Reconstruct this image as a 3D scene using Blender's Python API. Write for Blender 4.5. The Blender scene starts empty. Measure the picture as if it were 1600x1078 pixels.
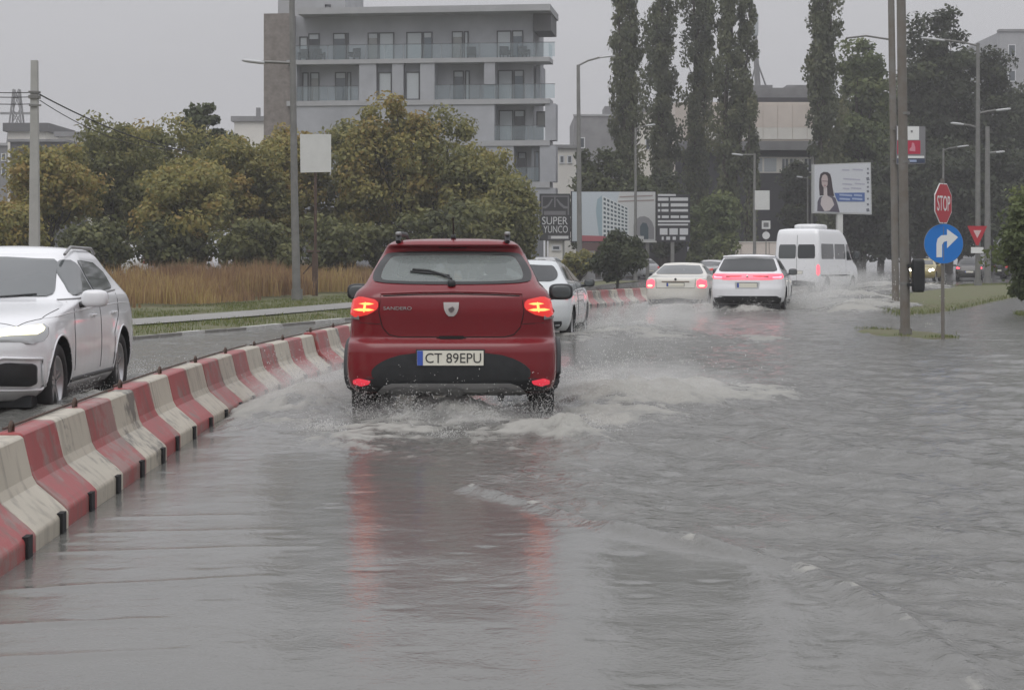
import bpy, bmesh, math, random
import numpy as np
from mathutils import Vector, Matrix
from mathutils.bvhtree import BVHTree

R = math.radians
sc = bpy.context.scene
col = sc.collection
random.seed(7)
rng = np.random.default_rng(11)

# ------------------------------------------------------------------ camera
F = 3000.0            # focal length in pixels of the 1600 px wide photograph
CX, HY, CH = 800.0, 407.0, 1.40   # image centre column, horizon row, camera height above the water
cam_d = bpy.data.cameras.new('camera')
cam = bpy.data.objects.new('camera', cam_d); col.objects.link(cam)
cam.location = (0, 0, CH); cam.rotation_euler = (R(90), 0, 0)
cam_d.sensor_fit = 'HORIZONTAL'; cam_d.sensor_width = 36.0
cam_d.lens = 36.0 * F / 1600.0
cam_d.shift_y = -(539.0 - HY) / 1600.0
cam_d.clip_start = 0.1; cam_d.clip_end = 6000
sc.camera = cam
sc.cycles.use_denoising = True
sc.cycles.max_bounces = 8
sc.cycles.volume_bounces = 1
sc.cycles.transparent_max_bounces = 12
sc.cycles.sample_clamp_indirect = 4.0

# ------------------------------------------------------------------ overcast sky
SUN_EL, SUN_AZ = R(52), R(200)
w = bpy.data.worlds.new('World'); sc.world = w; w.use_nodes = True
nt = w.node_tree; nt.nodes.clear()
N = nt.nodes.new; LK = nt.links.new
out = N('ShaderNodeOutputWorld'); bg = N('ShaderNodeBackground')
sky = N('ShaderNodeTexSky'); sky.sky_type = 'NISHITA'; sky.sun_disc = False
sky.sun_elevation = SUN_EL; sky.sun_rotation = SUN_AZ; sky.dust_density = 4
hs = N('ShaderNodeHueSaturation'); hs.inputs['Saturation'].default_value = 0.12; LK(sky.outputs[0], hs.inputs['Color'])
tc = N('ShaderNodeTexCoord'); sp = N('ShaderNodeSeparateXYZ'); LK(tc.outputs['Generated'], sp.inputs[0])
cl = N('ShaderNodeClamp'); LK(sp.outputs['Z'], cl.inputs['Value'])
ma = N('ShaderNodeMath'); ma.operation = 'MULTIPLY_ADD'; LK(cl.outputs[0], ma.inputs[0])
ma.inputs[1].default_value = 2.15; ma.inputs[2].default_value = 0.80      # overcast sky: zenith over three times the horizon
nz = N('ShaderNodeTexNoise'); nz.inputs['Scale'].default_value = 2.2; nz.inputs['Detail'].default_value = 5
mp = N('ShaderNodeMapping'); mp.inputs['Scale'].default_value = (1, 1, 4); LK(tc.outputs['Generated'], mp.inputs[0]); LK(mp.outputs[0], nz.inputs['Vector'])
mr = N('ShaderNodeMapRange'); LK(nz.outputs[0], mr.inputs['Value']); mr.inputs['From Min'].default_value = .3; mr.inputs['From Max'].default_value = .7
mr.inputs['To Min'].default_value = 0.94; mr.inputs['To Max'].default_value = 1.04
m2 = N('ShaderNodeMath'); m2.operation = 'MULTIPLY'; LK(ma.outputs[0], m2.inputs[0]); LK(mr.outputs[0], m2.inputs[1])
cloud = N('ShaderNodeVectorMath'); cloud.operation = 'SCALE'; cloud.inputs[0].default_value = (4.22, 4.22, 4.42); LK(m2.outputs[0], cloud.inputs['Scale'])
mx = N('ShaderNodeMix'); mx.data_type = 'RGBA'; mx.inputs['Factor'].default_value = 0.93
LK(hs.outputs[0], mx.inputs['A']); LK(cloud.outputs[0], mx.inputs['B'])
LK(mx.outputs['Result'], bg.inputs['Color']); bg.inputs['Strength'].default_value = 0.1
LK(bg.outputs[0], out.inputs['Surface'])
sun_d = bpy.data.lights.new('sun', 'SUN'); sun_d.energy = 0.6; sun_d.angle = R(40); sun_d.color = (1, .97, .93)
sun = bpy.data.objects.new('sun', sun_d); col.objects.link(sun)
sun.rotation_euler = (R(90) - SUN_EL, 0, R(180) - SUN_AZ)
sc.view_settings.view_transform = 'Standard'; sc.view_settings.look = 'None'
sc.view_settings.exposure = 0.20; sc.view_settings.gamma = 1.0; sc.view_settings.use_curve_mapping = False

# ------------------------------------------------------------------ helpers
def at(px, py, Y):
    "photo pixel at depth Y -> world point"
    return Vector(((px - CX) / F * Y, Y, CH - (py - HY) / F * Y))
def gy(py, z=0.0):
    "depth of a photo row lying on height z"
    return (CH - z) * F / (py - HY)

def new_mat(name):
    m = bpy.data.materials.new(name); m.use_nodes = True
    return m, m.node_tree, m.node_tree.nodes['Principled BSDF']
MATS = {}
def mat(name, color=(.5, .5, .5), rough=.5, metal=0.0, coat=0.0, emit=None, estr=0.0, noise=0.0, nscale=5.0, bump=0.0, spec=.5, alpha=None, dirt=None, trans=0.0):
    if name in MATS: return MATS[name]
    m, t, b = new_mat(name)
    c4 = (*color, 1)
    b.inputs['Base Color'].default_value = c4
    b.inputs['Roughness'].default_value = rough; b.inputs['Metallic'].default_value = metal
    b.inputs['Coat Weight'].default_value = coat; b.inputs['Coat Roughness'].default_value = .08
    b.inputs['Specular IOR Level'].default_value = spec
    if emit: b.inputs['Emission Color'].default_value = (*emit, 1); b.inputs['Emission Strength'].default_value = estr
    if noise or bump:
        tcn = t.nodes.new('ShaderNodeTexCoord'); no = t.nodes.new('ShaderNodeTexNoise')
        no.inputs['Scale'].default_value = nscale; no.inputs['Detail'].default_value = 6; no.inputs['Roughness'].default_value = .65
        t.links.new(tcn.outputs['Object'], no.inputs['Vector'])
        if noise:
            mrr = t.nodes.new('ShaderNodeMapRange'); mrr.inputs['From Min'].default_value = .3; mrr.inputs['From Max'].default_value = .7
            t.links.new(no.outputs[0], mrr.inputs['Value'])
            mi = t.nodes.new('ShaderNodeMix'); mi.data_type = 'RGBA'
            lo = dirt if dirt else tuple(c * (1 - noise) for c in color)
            mi.inputs['A'].default_value = (*lo, 1); mi.inputs['B'].default_value = (*[min(1, c * (1 + noise * .5)) for c in color], 1) if not dirt else c4
            t.links.new(mrr.outputs[0], mi.inputs['Factor']); t.links.new(mi.outputs['Result'], b.inputs['Base Color'])
        if bump:
            bp = t.nodes.new('ShaderNodeBump'); bp.inputs['Strength'].default_value = bump; bp.inputs['Distance'].default_value = .02
            t.links.new(no.outputs[0], bp.inputs['Height']); t.links.new(bp.outputs[0], b.inputs['Normal'])
    MATS[name] = m
    return m
def leaf_mat(name, ramp, trans=.35):
    if name in MATS: return MATS[name]
    m, t, b = new_mat(name)
    a = t.nodes.new('ShaderNodeAttribute'); a.attribute_name = 'tint'
    cr = t.nodes.new('ShaderNodeValToRGB'); e = cr.color_ramp.elements
    e[0].position = 0; e[0].color = (*ramp[0], 1); e[1].position = 1; e[1].color = (*ramp[-1], 1)
    for i, c in enumerate(ramp[1:-1]):
        k = e.new((i + 1) / (len(ramp) - 1)); k.color = (*c, 1)
    t.links.new(a.outputs['Fac'], cr.inputs[0]); t.links.new(cr.outputs[0], b.inputs['Base Color'])
    b.inputs['Roughness'].default_value = .6; b.inputs['Specular IOR Level'].default_value = .25
    tr = t.nodes.new('ShaderNodeBsdfTranslucent'); t.links.new(cr.outputs[0], tr.inputs[0])
    ms = t.nodes.new('ShaderNodeMixShader'); ms.inputs[0].default_value = trans
    t.links.new(b.outputs[0], ms.inputs[1]); t.links.new(tr.outputs[0], ms.inputs[2])
    t.links.new(ms.outputs[0], t.nodes['Material Output'].inputs['Surface'])
    MATS[name] = m
    return m

def link(o, parent=None):
    col.objects.link(o)
    if parent is not None: o.parent = parent
    return o
def tag(o, label=None, cat=None, group=None, kind=None):
    if label: o['label'] = label
    if cat: o['category'] = cat
    if group: o['group'] = group
    if kind: o['kind'] = kind
    return o
def empty(name, loc=(0, 0, 0), rz=0.0, parent=None):
    o = bpy.data.objects.new(name, None); o.location = loc; o.rotation_euler = (0, 0, rz); o.empty_display_size = .2
    return link(o, parent)
def obj(name, mesh, m, parent=None, loc=None, rot=None):
    o = bpy.data.objects.new(name, mesh)
    if m is not None:
        mesh.materials.clear()
        for k in (m if isinstance(m, (list, tuple)) else [m]): mesh.materials.append(k)
    if loc is not None: o.location = loc
    if rot is not None: o.rotation_euler = rot
    return link(o, parent)

class MB:
    def __init__(s): s.v = []; s.f = []; s.smooth = []
    def add(s, vs, fs, smooth=False):
        n = len(s.v); s.v += [tuple(p) for p in vs]; s.f += [tuple(i + n for i in f) for f in fs]; s.smooth += [smooth] * len(fs)
        return s
    def box(s, c, d, rz=0.0, M=None):
        x, y, z = d[0] / 2, d[1] / 2, d[2] / 2
        vs = [Vector(p) for p in ((-x, -y, -z), (x, -y, -z), (x, y, -z), (-x, y, -z), (-x, -y, z), (x, -y, z), (x, y, z), (-x, y, z))]
        Q = M if M is not None else Matrix.Rotation(rz, 4, 'Z')
        vs = [Q @ p + Vector(c) for p in vs]
        return s.add(vs, [(3, 2, 1, 0), (4, 5, 6, 7), (0, 1, 5, 4), (1, 2, 6, 5), (2, 3, 7, 6), (3, 0, 4, 7)])
    def bb(s, x0, x1, y0, y1, z0, z1):
        return s.box(((x0 + x1) / 2, (y0 + y1) / 2, (z0 + z1) / 2), (abs(x1 - x0), abs(y1 - y0), abs(z1 - z0)))
    def tube(s, pts, rad, seg=10, cap=True, smooth=True):
        pts = [Vector(p) for p in pts]
        if not isinstance(rad, (list, tuple)): rad = [rad] * len(pts)
        rings = []
        for i, p in enumerate(pts):
            d = (pts[min(i + 1, len(pts) - 1)] - pts[max(i - 1, 0)]).normalized()
            up = Vector((0, 0, 1)) if abs(d.z) < .95 else Vector((1, 0, 0))
            a = d.cross(up).normalized(); b = d.cross(a).normalized()
            rings.append([p + (a * math.cos(k * 2 * math.pi / seg) + b * math.sin(k * 2 * math.pi / seg)) * rad[i] for k in range(seg)])
        vs = [q for r in rings for q in r]; fs = []
        for i in range(len(pts) - 1):
            for k in range(seg):
                fs.append((i * seg + k, i * seg + (k + 1) % seg, (i + 1) * seg + (k + 1) % seg, (i + 1) * seg + k))
        s.add(vs, fs, smooth)
        if cap: s.add(rings[0], [tuple(range(seg))[::-1]]); s.add(rings[-1], [tuple(range(seg))])
        return s
    def lathe(s, prof, seg=28, axis='X', c=(0, 0, 0), smooth=True, closed=False):
        vs = []; n = len(prof)
        for k in range(seg):
            a = 2 * math.pi * k / seg
            for (u, r) in prof:
                p = {'X': (u, r * math.cos(a), r * math.sin(a)), 'Z': (r * math.cos(a), r * math.sin(a), u), 'Y': (r * math.cos(a), u, r * math.sin(a))}[axis]
                vs.append((p[0] + c[0], p[1] + c[1], p[2] + c[2]))
        fs = []
        for k in range(seg):
            for i in range(n if closed else n - 1):
                j = (i + 1) % n; k2 = (k + 1) % seg
                fs.append((k * n + i, k * n + j, k2 * n + j, k2 * n + i))
        return s.add(vs, fs, smooth)
    def prism(s, poly, p0, u, v, depth):
        "polygon in the plane (u,v) at p0, extruded by the vector depth"
        p0, u, v, depth = Vector(p0), Vector(u), Vector(v), Vector(depth)
        a = [p0 + u * x + v * y for x, y in poly]; b = [p + depth for p in a]; n = len(poly)
        return s.add(a + b, [tuple(range(n)), tuple(range(2 * n - 1, n - 1, -1))] + [(i, n + i, n + (i + 1) % n, (i + 1) % n) for i in range(n)])
    def mesh(s, name='mesh', fix=True):
        me = bpy.data.meshes.new(name); me.from_pydata(s.v, [], s.f)
        me.polygons.foreach_set('use_smooth', s.smooth)
        if fix:
            b = bmesh.new(); b.from_mesh(me); bmesh.ops.recalc_face_normals(b, faces=b.faces); b.to_mesh(me); b.free()
        return me
    def build(s, name, m, parent=None, loc=None, rot=None):
        return obj(name, s.mesh(name), m, parent, loc, rot)
def bx(name, m, parent, x0, x1, y0, y1, z0, z1): return MB().bb(x0, x1, y0, y1, z0, z1).build(name, m, parent)

def np_mesh(name, V, Fq, tint=None, smooth=False, attr='tint'):
    "V (n,3), Fq (m,k) numpy arrays"
    me = bpy.data.meshes.new(name); n, k = Fq.shape
    me.vertices.add(len(V)); me.vertices.foreach_set('co', np.asarray(V, np.float32).ravel())
    me.loops.add(n * k); me.loops.foreach_set('vertex_index', Fq.astype(np.int32).ravel())
    me.polygons.add(n); me.polygons.foreach_set('loop_start', np.arange(0, n * k, k, dtype=np.int32))
    if smooth: me.polygons.foreach_set('use_smooth', np.ones(n, bool))
    me.update(calc_edges=True); me.validate()
    if tint is not None:
        dom = 'POINT' if len(tint) == len(V) else 'FACE'
        a = me.attributes.new(attr, 'FLOAT', dom); a.data.foreach_set('value', np.asarray(tint, np.float32))
    return me
def text_mesh(body, size, extrude=.004, align='CENTER'):
    c = bpy.data.curves.new('lettering', 'FONT'); c.body = body; c.size = size; c.extrude = extrude; c.align_x = align; c.align_y = 'CENTER'
    c.resolution_u = 4
    o = bpy.data.objects.new('lettering', c); col.objects.link(o)
    dg = bpy.context.evaluated_depsgraph_get()
    me = bpy.data.meshes.new_from_object(o.evaluated_get(dg)); bpy.data.objects.remove(o); bpy.data.curves.remove(c)
    return me
def text(name, body, width, height, m, parent, loc, rot=(R(90), 0, 0), extrude=.004):
    "lettering fitted to width x height metres"
    me = text_mesh(body, 1.0, extrude)
    co = np.empty(len(me.vertices) * 3); me.vertices.foreach_get('co', co); co = co.reshape(-1, 3)
    lo, hi = co.min(0), co.max(0)
    co[:, 0] = (co[:, 0] - (lo[0] + hi[0]) / 2) * width / (hi[0] - lo[0]); co[:, 1] = (co[:, 1] - (lo[1] + hi[1]) / 2) * height / (hi[1] - lo[1])
    me.vertices.foreach_set('co', co.ravel()); me.update()
    return obj(name, me, m, parent, loc, rot)

def vnoise(x, y, seed=0):
    "value noise, numpy"
    xi = np.floor(x).astype(np.int64); yi = np.floor(y).astype(np.int64); fx = x - xi; fy = y - yi
    fx = fx * fx * (3 - 2 * fx); fy = fy * fy * (3 - 2 * fy)
    def h(a, b):
        n = (a * 374761393 + b * 668265263 + seed * 1442695041) & 0xffffffff
        n = ((n ^ (n >> 13)) * 1274126177) & 0xffffffff
        return ((n ^ (n >> 16)) & 0xffff) / 65535.0
    return (h(xi, yi) * (1 - fx) + h(xi + 1, yi) * fx) * (1 - fy) + (h(xi, yi + 1) * (1 - fx) + h(xi + 1, yi + 1) * fx) * fy
def fbm(x, y, oct=4, seed=0):
    s = 0; a = .5
    for i in range(oct):
        s = s + a * vnoise(x * 2 ** i, y * 2 ** i, seed + i * 17); a *= .5
    return s
def pchip(xk, yk, x):
    xk = np.asarray(xk, float); yk = np.asarray(yk, float); h = np.diff(xk); d = np.diff(yk) / h
    m = np.zeros(len(xk)); m[0] = d[0]; m[-1] = d[-1]
    for i in range(1, len(xk) - 1):
        if d[i - 1] * d[i] > 0:
            w1 = 2 * h[i] + h[i - 1]; w2 = h[i] + 2 * h[i - 1]; m[i] = (w1 + w2) / (w1 / d[i - 1] + w2 / d[i])
    i = np.clip(np.searchsorted(xk, x) - 1, 0, len(h) - 1); t = (x - xk[i]) / h[i]
    return (2 * t ** 3 - 3 * t ** 2 + 1) * yk[i] + (t ** 3 - 2 * t ** 2 + t) * h[i] * m[i] + (-2 * t ** 3 + 3 * t ** 2) * yk[i + 1] + (t ** 3 - t ** 2) * h[i] * m[i + 1]
def chaikin(p, n=2, closed=True):
    for _ in range(n):
        q = []
        for i in range(len(p) if closed else len(p) - 1):
            a, b = p[i], p[(i + 1) % len(p)]
            q += [(a[0] * .75 + b[0] * .25, a[1] * .75 + b[1] * .25), (a[0] * .25 + b[0] * .75, a[1] * .25 + b[1] * .75)]
        p = q if closed else [p[0]] + q + [p[-1]]
    return p

# ------------------------------------------------------------------ setting: ground, flood water, verges
def sheet(name, xs, ys, zf, m, tint=None, smooth=True, kind='structure'):
    X, Y = np.meshgrid(xs, ys); Z = zf(X, Y)
    V = np.stack([X.ravel(), Y.ravel(), np.broadcast_to(Z, X.shape).ravel()], 1)
    nx, ny = len(xs), len(ys); i = np.arange(nx * ny).reshape(ny, nx)
    Fq = np.stack([i[:-1, :-1].ravel(), i[:-1, 1:].ravel(), i[1:, 1:].ravel(), i[1:, :-1].ravel()], 1)
    o = obj(name, np_mesh(name, V, Fq, smooth=smooth), m); tag(o, kind=kind)
    return o
soil = mat('soil', (.13, .11, .085), .9, noise=.5, nscale=.6, bump=.3)
grassy = mat('turf', (.10, .125, .045), .9, noise=.55, nscale=1.3, bump=.6, dirt=(.12, .1, .06))
paving = mat('paving', (.24, .235, .22), .4, noise=.3, nscale=1.5)
wetroad = mat('wet_asphalt', (.10, .10, .10), .22, noise=.4, nscale=.4)
kerb_grey = mat('kerb_concrete', (.19, .185, .17), .6, noise=.3, nscale=4)
kerb_white = mat('kerb_white_paint', (.5, .5, .48), .5, noise=.25, nscale=5)
tag(sheet('ground', np.linspace(-700, 700, 11), np.linspace(-100, 950, 12), lambda X, Y: X * 0 - .35, soil), kind='structure')

# left verge edge: the kerb line bends to the right with the road
EDGE = [(-14.5, 2), (-12, 10), (-9.8, 20), (-8.0, 27), (-6.74, 33.6), (-5.24, 39.3), (-3.8, 45), (-1.2, 58), (1.5, 75), (4.2, 100), (9.5, 132)]
ey = np.array([p[1] for p in EDGE], float); ex = np.array([p[0] for p in EDGE], float)
def edge_x(Y): return pchip(ey, ex, np.clip(Y, 2, 132))
def edge_slope(Y): return (edge_x(Y + .5) - edge_x(Y - .5))
def strip_mesh(name, d0, d1, Y0, Y1, z0, z1, n, k, m, amp=0.0, seed=3):
    Yv = np.linspace(Y0, Y1, n); D = np.linspace(0, 1, k) ** 1.6
    YY, DD = np.meshgrid(Yv, D, indexing='ij')
    sx = edge_x(YY); sl = edge_slope(YY); nn = np.sqrt(1 + sl ** 2)
    off = d0 + DD * (d1 - d0)
    X = sx - off / nn; Y = YY + off * sl / nn
    Z = z0 + (z1 - z0) * DD + amp * (fbm(X * .7, Y * .7, 4, seed) - .5)
    V = np.stack([X.ravel(), Y.ravel(), Z.ravel()], 1); i = np.arange(n * k).reshape(n, k)
    Fq = np.stack([i[:-1, :-1].ravel(), i[1:, :-1].ravel(), i[1:, 1:].ravel(), i[:-1, 1:].ravel()], 1)
    o = obj(name, np_mesh(name, V, Fq, smooth=True), m); tag(o, kind='structure'); return o
strip_mesh('verge', .16, 90, 2, 132, .04, .55, 160, 40, grassy, .03)
strip_mesh('footpath', 2.4, 4.1, 2, 130, .085, .095, 160, 5, paving, .0)
# kerb stones, one by one
kerb = empty('kerb', (0, 0, 0)); tag(kerb, kind='structure')
ks = MB().box((0, 0, 0), (.16, .94, .32)).mesh('kerb_stone'); ks.materials.append(kerb_grey)
kw = MB().box((0, 0, 0), (.16, .94, .32)).mesh('kerb_stone'); kw.materials.append(kerb_white)
Yk = 14.0; i = 0
while Yk < 112:
    sl = float(edge_slope(Yk)); o = bpy.data.objects.new('kerb_stone', kw if (i // 2) % 2 and 36 < Yk < 60 else ks)
    o.location = (float(edge_x(Yk)) - .08 + .006 * math.sin(i * 2.3), Yk, -.105 + .006 * math.sin(i * 1.7)); o.rotation_euler = (0, 0, -math.atan(sl)); link(o, kerb)
    Yk += 1.0 / math.sqrt(1 + sl * sl); i += 1

# far ground: the road and yards rise gently behind the flood
def far_z(X, Y): return -.12 + .16 * np.clip((Y - 118) / 10, 0, 1) + .85 * np.clip((Y - 126) / 60, 0, 1) ** 1.2
sheet('far_road', np.linspace(-160, 220, 39), np.concatenate([np.linspace(116, 200, 30), np.linspace(215, 900, 14)]), far_z, wetroad)
def fz(Y, X=0): return float(far_z(np.array(0.), np.array(float(Y))))

BAR0 = [(-2.15, 3), (-2.22, 6.5), (-2.27, 8.43), (-2.36, 10.7), (-2.42, 13.2), (-2.46, 15.67), (-2.44, 19), (-2.2, 23.5), (-1.75, 29), (-1.0, 37), (.1, 46), (2.3, 57), (4.3, 62.5), (7.2, 70), (10.5, 78)]
by0 = np.array([p[1] for p in BAR0], float); bx0 = np.array([p[0] for p in BAR0], float)
# flood water --------------------------------------------------------------
def water_mat():
    m, t, b = new_mat('flood_water')
    tcn = t.nodes.new('ShaderNodeTexCoord'); L = t.links.new
    fo = t.nodes.new('ShaderNodeAttribute'); fo.attribute_name = 'foam'
    rp = t.nodes.new('ShaderNodeAttribute'); rp.attribute_name = 'ripple'
    n0 = t.nodes.new('ShaderNodeTexNoise'); n0.inputs['Scale'].default_value = .55; n0.inputs['Detail'].default_value = 4; L(tcn.outputs['Object'], n0.inputs['Vector'])
    c0 = t.nodes.new('ShaderNodeMix'); c0.data_type = 'RGBA'; L(n0.outputs[0], c0.inputs['Factor'])
    c0.inputs['A'].default_value = (.125, .126, .118, 1); c0.inputs['B'].default_value = (.165, .163, .15, 1)
    # foam streaks break up at fine scale
    n1 = t.nodes.new('ShaderNodeTexNoise'); n1.inputs['Scale'].default_value = 9; n1.inputs['Detail'].default_value = 8; n1.inputs['Roughness'].default_value = .7; L(tcn.outputs['Object'], n1.inputs['Vector'])
    ad = t.nodes.new('ShaderNodeMath'); ad.operation = 'MULTIPLY_ADD'; L(fo.outputs['Fac'], ad.inputs[0]); ad.inputs[1].default_value = 1.35; ad.inputs[2].default_value = -.55
    a2 = t.nodes.new('ShaderNodeMath'); a2.operation = 'ADD'; L(ad.outputs[0], a2.inputs[0]); L(n1.outputs[0], a2.inputs[1])
    ss = t.nodes.new('ShaderNodeMapRange'); ss.interpolation_type = 'SMOOTHSTEP'; L(a2.outputs[0], ss.inputs['Value']); ss.inputs['From Min'].default_value = .25; ss.inputs['From Max'].default_value = .95
    c1 = t.nodes.new('ShaderNodeMix'); c1.data_type = 'RGBA'; L(ss.outputs[0], c1.inputs['Factor']); L(c0.outputs['Result'], c1.inputs['A']); c1.inputs['B'].default_value = (.33, .325, .30, 1)
    L(c1.outputs['Result'], b.inputs['Base Color'])
    rr = t.nodes.new('ShaderNodeMapRange'); L(ss.outputs[0], rr.inputs['Value']); rr.inputs['To Min'].default_value = .12; rr.inputs['To Max'].default_value = .75
    L(rr.outputs[0], b.inputs['Roughness']); b.inputs['IOR'].default_value = 1.33
    n2 = t.nodes.new('ShaderNodeTexNoise'); n2.inputs['Scale'].default_value = 8.5; n2.inputs['Detail'].default_value = 5; n2.inputs['Roughness'].default_value = .6; n2.inputs['Distortion'].default_value = .6
    mpp = t.nodes.new('ShaderNodeMapping'); mpp.inputs['Scale'].default_value = (1.0, .8, 1.0); mpp.inputs['Rotation'].default_value = (0, 0, .3); L(tcn.outputs['Object'], mpp.inputs[0]); L(mpp.outputs[0], n2.inputs['Vector'])
    bp = t.nodes.new('ShaderNodeBump'); bp.inputs['Distance'].default_value = .035; L(n2.outputs[0], bp.inputs['Height']); L(rp.outputs['Fac'], bp.inputs['Strength'])
    n3 = t.nodes.new('ShaderNodeTexNoise'); n3.inputs['Scale'].default_value = 42; n3.inputs['Detail'].default_value = 3; L(tcn.outputs['Object'], n3.inputs['Vector'])
    b2 = t.nodes.new('ShaderNodeBump'); b2.inputs['Distance'].default_value = .0022; b2.inputs['Strength'].default_value = .4; L(n3.outputs[0], b2.inputs['Height']); L(bp.outputs[0], b2.inputs['Normal'])
    L(b2.outputs[0], b.inputs['Normal'])
    return m
ys = [3.0]
while ys[-1] < 128: ys.append(ys[-1] + max(.035, .0042 * ys[-1]))
ys = np.array(ys)
xs = [0.0]
while xs[-1] < 95: xs.append(xs[-1] + (.04 if xs[-1] < 3.2 else .04 + (xs[-1] - 3.2) * .017))
xs = np.array(xs); xs = np.concatenate([-xs[:0:-1], xs])
GX, GY = np.meshgrid(xs, ys)
H = np.zeros_like(GX); FO = np.zeros_like(GX); RP = np.full_like(GX, .10)
wr = np.random.default_rng(5)
rip = np.clip((GX - (-1.4 + (GY - 9) * .12)) / 2.0, 0, 1)                       # livelier water on the open side
crest = [(-.25, 11.7), (.146, 10.97), (.53, 9.98), (1.32, 8.79), (1.44, 7.9), (1.54, 7.2), (1.56, 6.33), (1.5, 5.2)]
cy_ = np.array([p[1] for p in crest][::-1]); cx_ = np.array([p[0] for p in crest][::-1])
side = np.clip((GX - np.interp(GY, cy_, cx_)) / .5 + .5, 0, 1) * (GY < 13) + (GY >= 13) * rip
calm = 1 - side
WARP = [2.0 * fbm(GX * .5, GY * .5, 2, q) for q in range(3)]
for k in range(46):
    lam = float(np.exp(wr.uniform(math.log(.16), math.log(1.6)))); th = wr.uniform(-1.45, 1.45) + 1.3
    kk = 2 * math.pi / lam; ph = wr.uniform(0, 6.28)
    H += (.0030 * lam ** .9) * np.sin(kk * (GX * math.cos(th) + GY * math.sin(th)) + ph + WARP[k % 3]) * (.10 + .75 * side) * np.clip(1.2 - GY / 90, .25, 1) * (lam > GY * .008)
CH_ = fbm(GX * 2.1 + .7 * WARP[0], GY * 1.7 + .7 * WARP[1], 5, 71); CH2 = fbm(GX * 5.3, GY * 4.6 + WARP[2], 3, 83)
fade = np.clip(1.25 - GY / 60, .3, 1) * (.04 + side)
H += fade * (.055 * (CH_ - .47) + .030 * (CH2 - .44) * (GY < 26))
RP += .80 * side
left_lane = np.clip((pchip(by0, bx0, np.clip(GY, 3, 78)) - .5 - GX) / .6, 0, 1) * (GY < 75)
H += left_lane * (.03 * (CH_ - .47) + .02 * (CH2 - .44)); RP += .8 * left_lane
def ridge(pts, amp, wid, foam=0.0, seed=1):
    "a wave crest along a polyline"
    global H, FO
    best = np.full(GX.shape, 1e9)
    pts = [Vector((p[0], p[1])) for p in pts]
    for a, b in zip(pts[:-1], pts[1:]):
        d = b - a; L2 = d.length_squared
        t = np.clip(((GX - a.x) * d.x + (GY - a.y) * d.y) / L2, 0, 1)
        best = np.minimum(best, np.hypot(GX - a.x - t * d.x, GY - a.y - t * d.y))
    wob = .35 + 1.3 * fbm(GX * 2.2, GY * 1.4, 3, seed)
    g = np.exp(-(best / wid) ** 2)
    H += amp * g * wob
    if foam: FO += foam * g * np.clip((fbm(GX * 8, GY * 6, 4, seed + 5) - .52) * 9, 0, 1)
ridge(crest, .034, .07, .8, 3)
ridge([(.9, 17.9), (1.86, 18), (2.2, 15.6), (2.6, 13.9), (3.2, 12.6)], .04, .16, .2, 4)
ridge([(-2.2, 10.45), (-1.5, 10.55)], 0.0077, .05, 0, 5); ridge([(-2.2, 9.85), (-1.2, 10.0)], 0.0055, .05, 0, 6)
ridge([(-2.2, 9.2), (-1.0, 9.4)], 0.0055, .05, 0, 7); ridge([(-2.15, 8.15), (-1.1, 8.5)], 0.0077, .05, 0, 8)
ridge([(-2.1, 7.3), (-1.4, 7.5)], 0.0077, .05, 0, 9); ridge([(-2.1, 6.7), (-1.2, 6.9)], 0.0055, .05, 0, 10)
def churn(cx, cy, rx, ry, rot, amp, foam, fs=3.0, seed=1, base=.3):
    "broken water: a lumpy mound with foam"
    global H, FO, RP
    c, s = math.cos(rot), math.sin(rot); rm = 2.1 * max(rx, ry)
    j0, j1 = np.searchsorted(ys, [cy - rm, cy + rm]); k0, k1 = np.searchsorted(xs, [cx - rm, cx + rm]); W = (slice(j0, j1), slice(k0, k1))
    gx, gy_ = GX[W], GY[W]
    u = ((gx - cx) * c + (gy_ - cy) * s) / rx; v = (-(gx - cx) * s + (gy_ - cy) * c) / ry
    g = np.exp(-(u * u + v * v)); sel = g > .02
    n = fbm(gx * fs, gy_ * fs * .8, 4, seed); rdg = 1 - np.abs(2 * fbm(gx * fs * 1.6, gy_ * fs, 4, seed + 9) - 1) 
    n3 = fbm(gx * fs * 3.4, gy_ * fs * 2.8, 3, seed + 31)
    H[W] += sel * amp * g * (base + (1 - base) * (n * 1.1 + (rdg - .55) * 1.2) + .55 * (n3 - .45) * min(1, .12 / amp + .4))
    FO[W] += sel * foam * np.clip(g * 1.6, 0, 1) * np.clip(.15 + 1.5 * (n - .3) + 1.2 * (n3 - .42), 0, 1.3)
    RP[W] += sel * .35 * g
# red hatchback
churn(-1.0, 15.5, .42, .7, 0, .07, .9, 4, 21); churn(-.15, 15.6, .45, .6, 0, .09, .9, 4, 22); churn(-.6, 16.6, .5, .5, 0, .26, .9, 5, 23)
churn(.42, 15.1, .28, .5, .3, .13, .85, 4, 24); churn(.55, 14.6, .18, .9, .35, .08, .5, 4, 25); churn(-.5, 14.3, .8, .9, 0, .05, .55, 4, 26)
churn(-1.95, 17.6, .55, 1.9, 0, .20, 1.25, 2.6, 27, .5); churn(-1.8, 21, .5, 2.6, 0, .18, 1.1, 2.6, 28, .5); churn(-1.35, 14.6, .35, .5, .3, .05, .5, 4, 29)
churn(1.15, 18.6, .8, 1.9, -.2, .19, 1.2, 2.6, 30, .5); churn(2.0, 19.6, 1.0, 1.7, -.3, .10, 1.05, 2.2, 31, .5); churn(1.0, 16.3, .6, .8, 0, .06, .6, 3.5, 32)
churn(.75, 22, .5, 2.5, 0, .12, .7, 2.6, 33, .5); churn(1.5, 14.8, .5, .6, .2, .03, .35, 4, 34)
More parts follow.
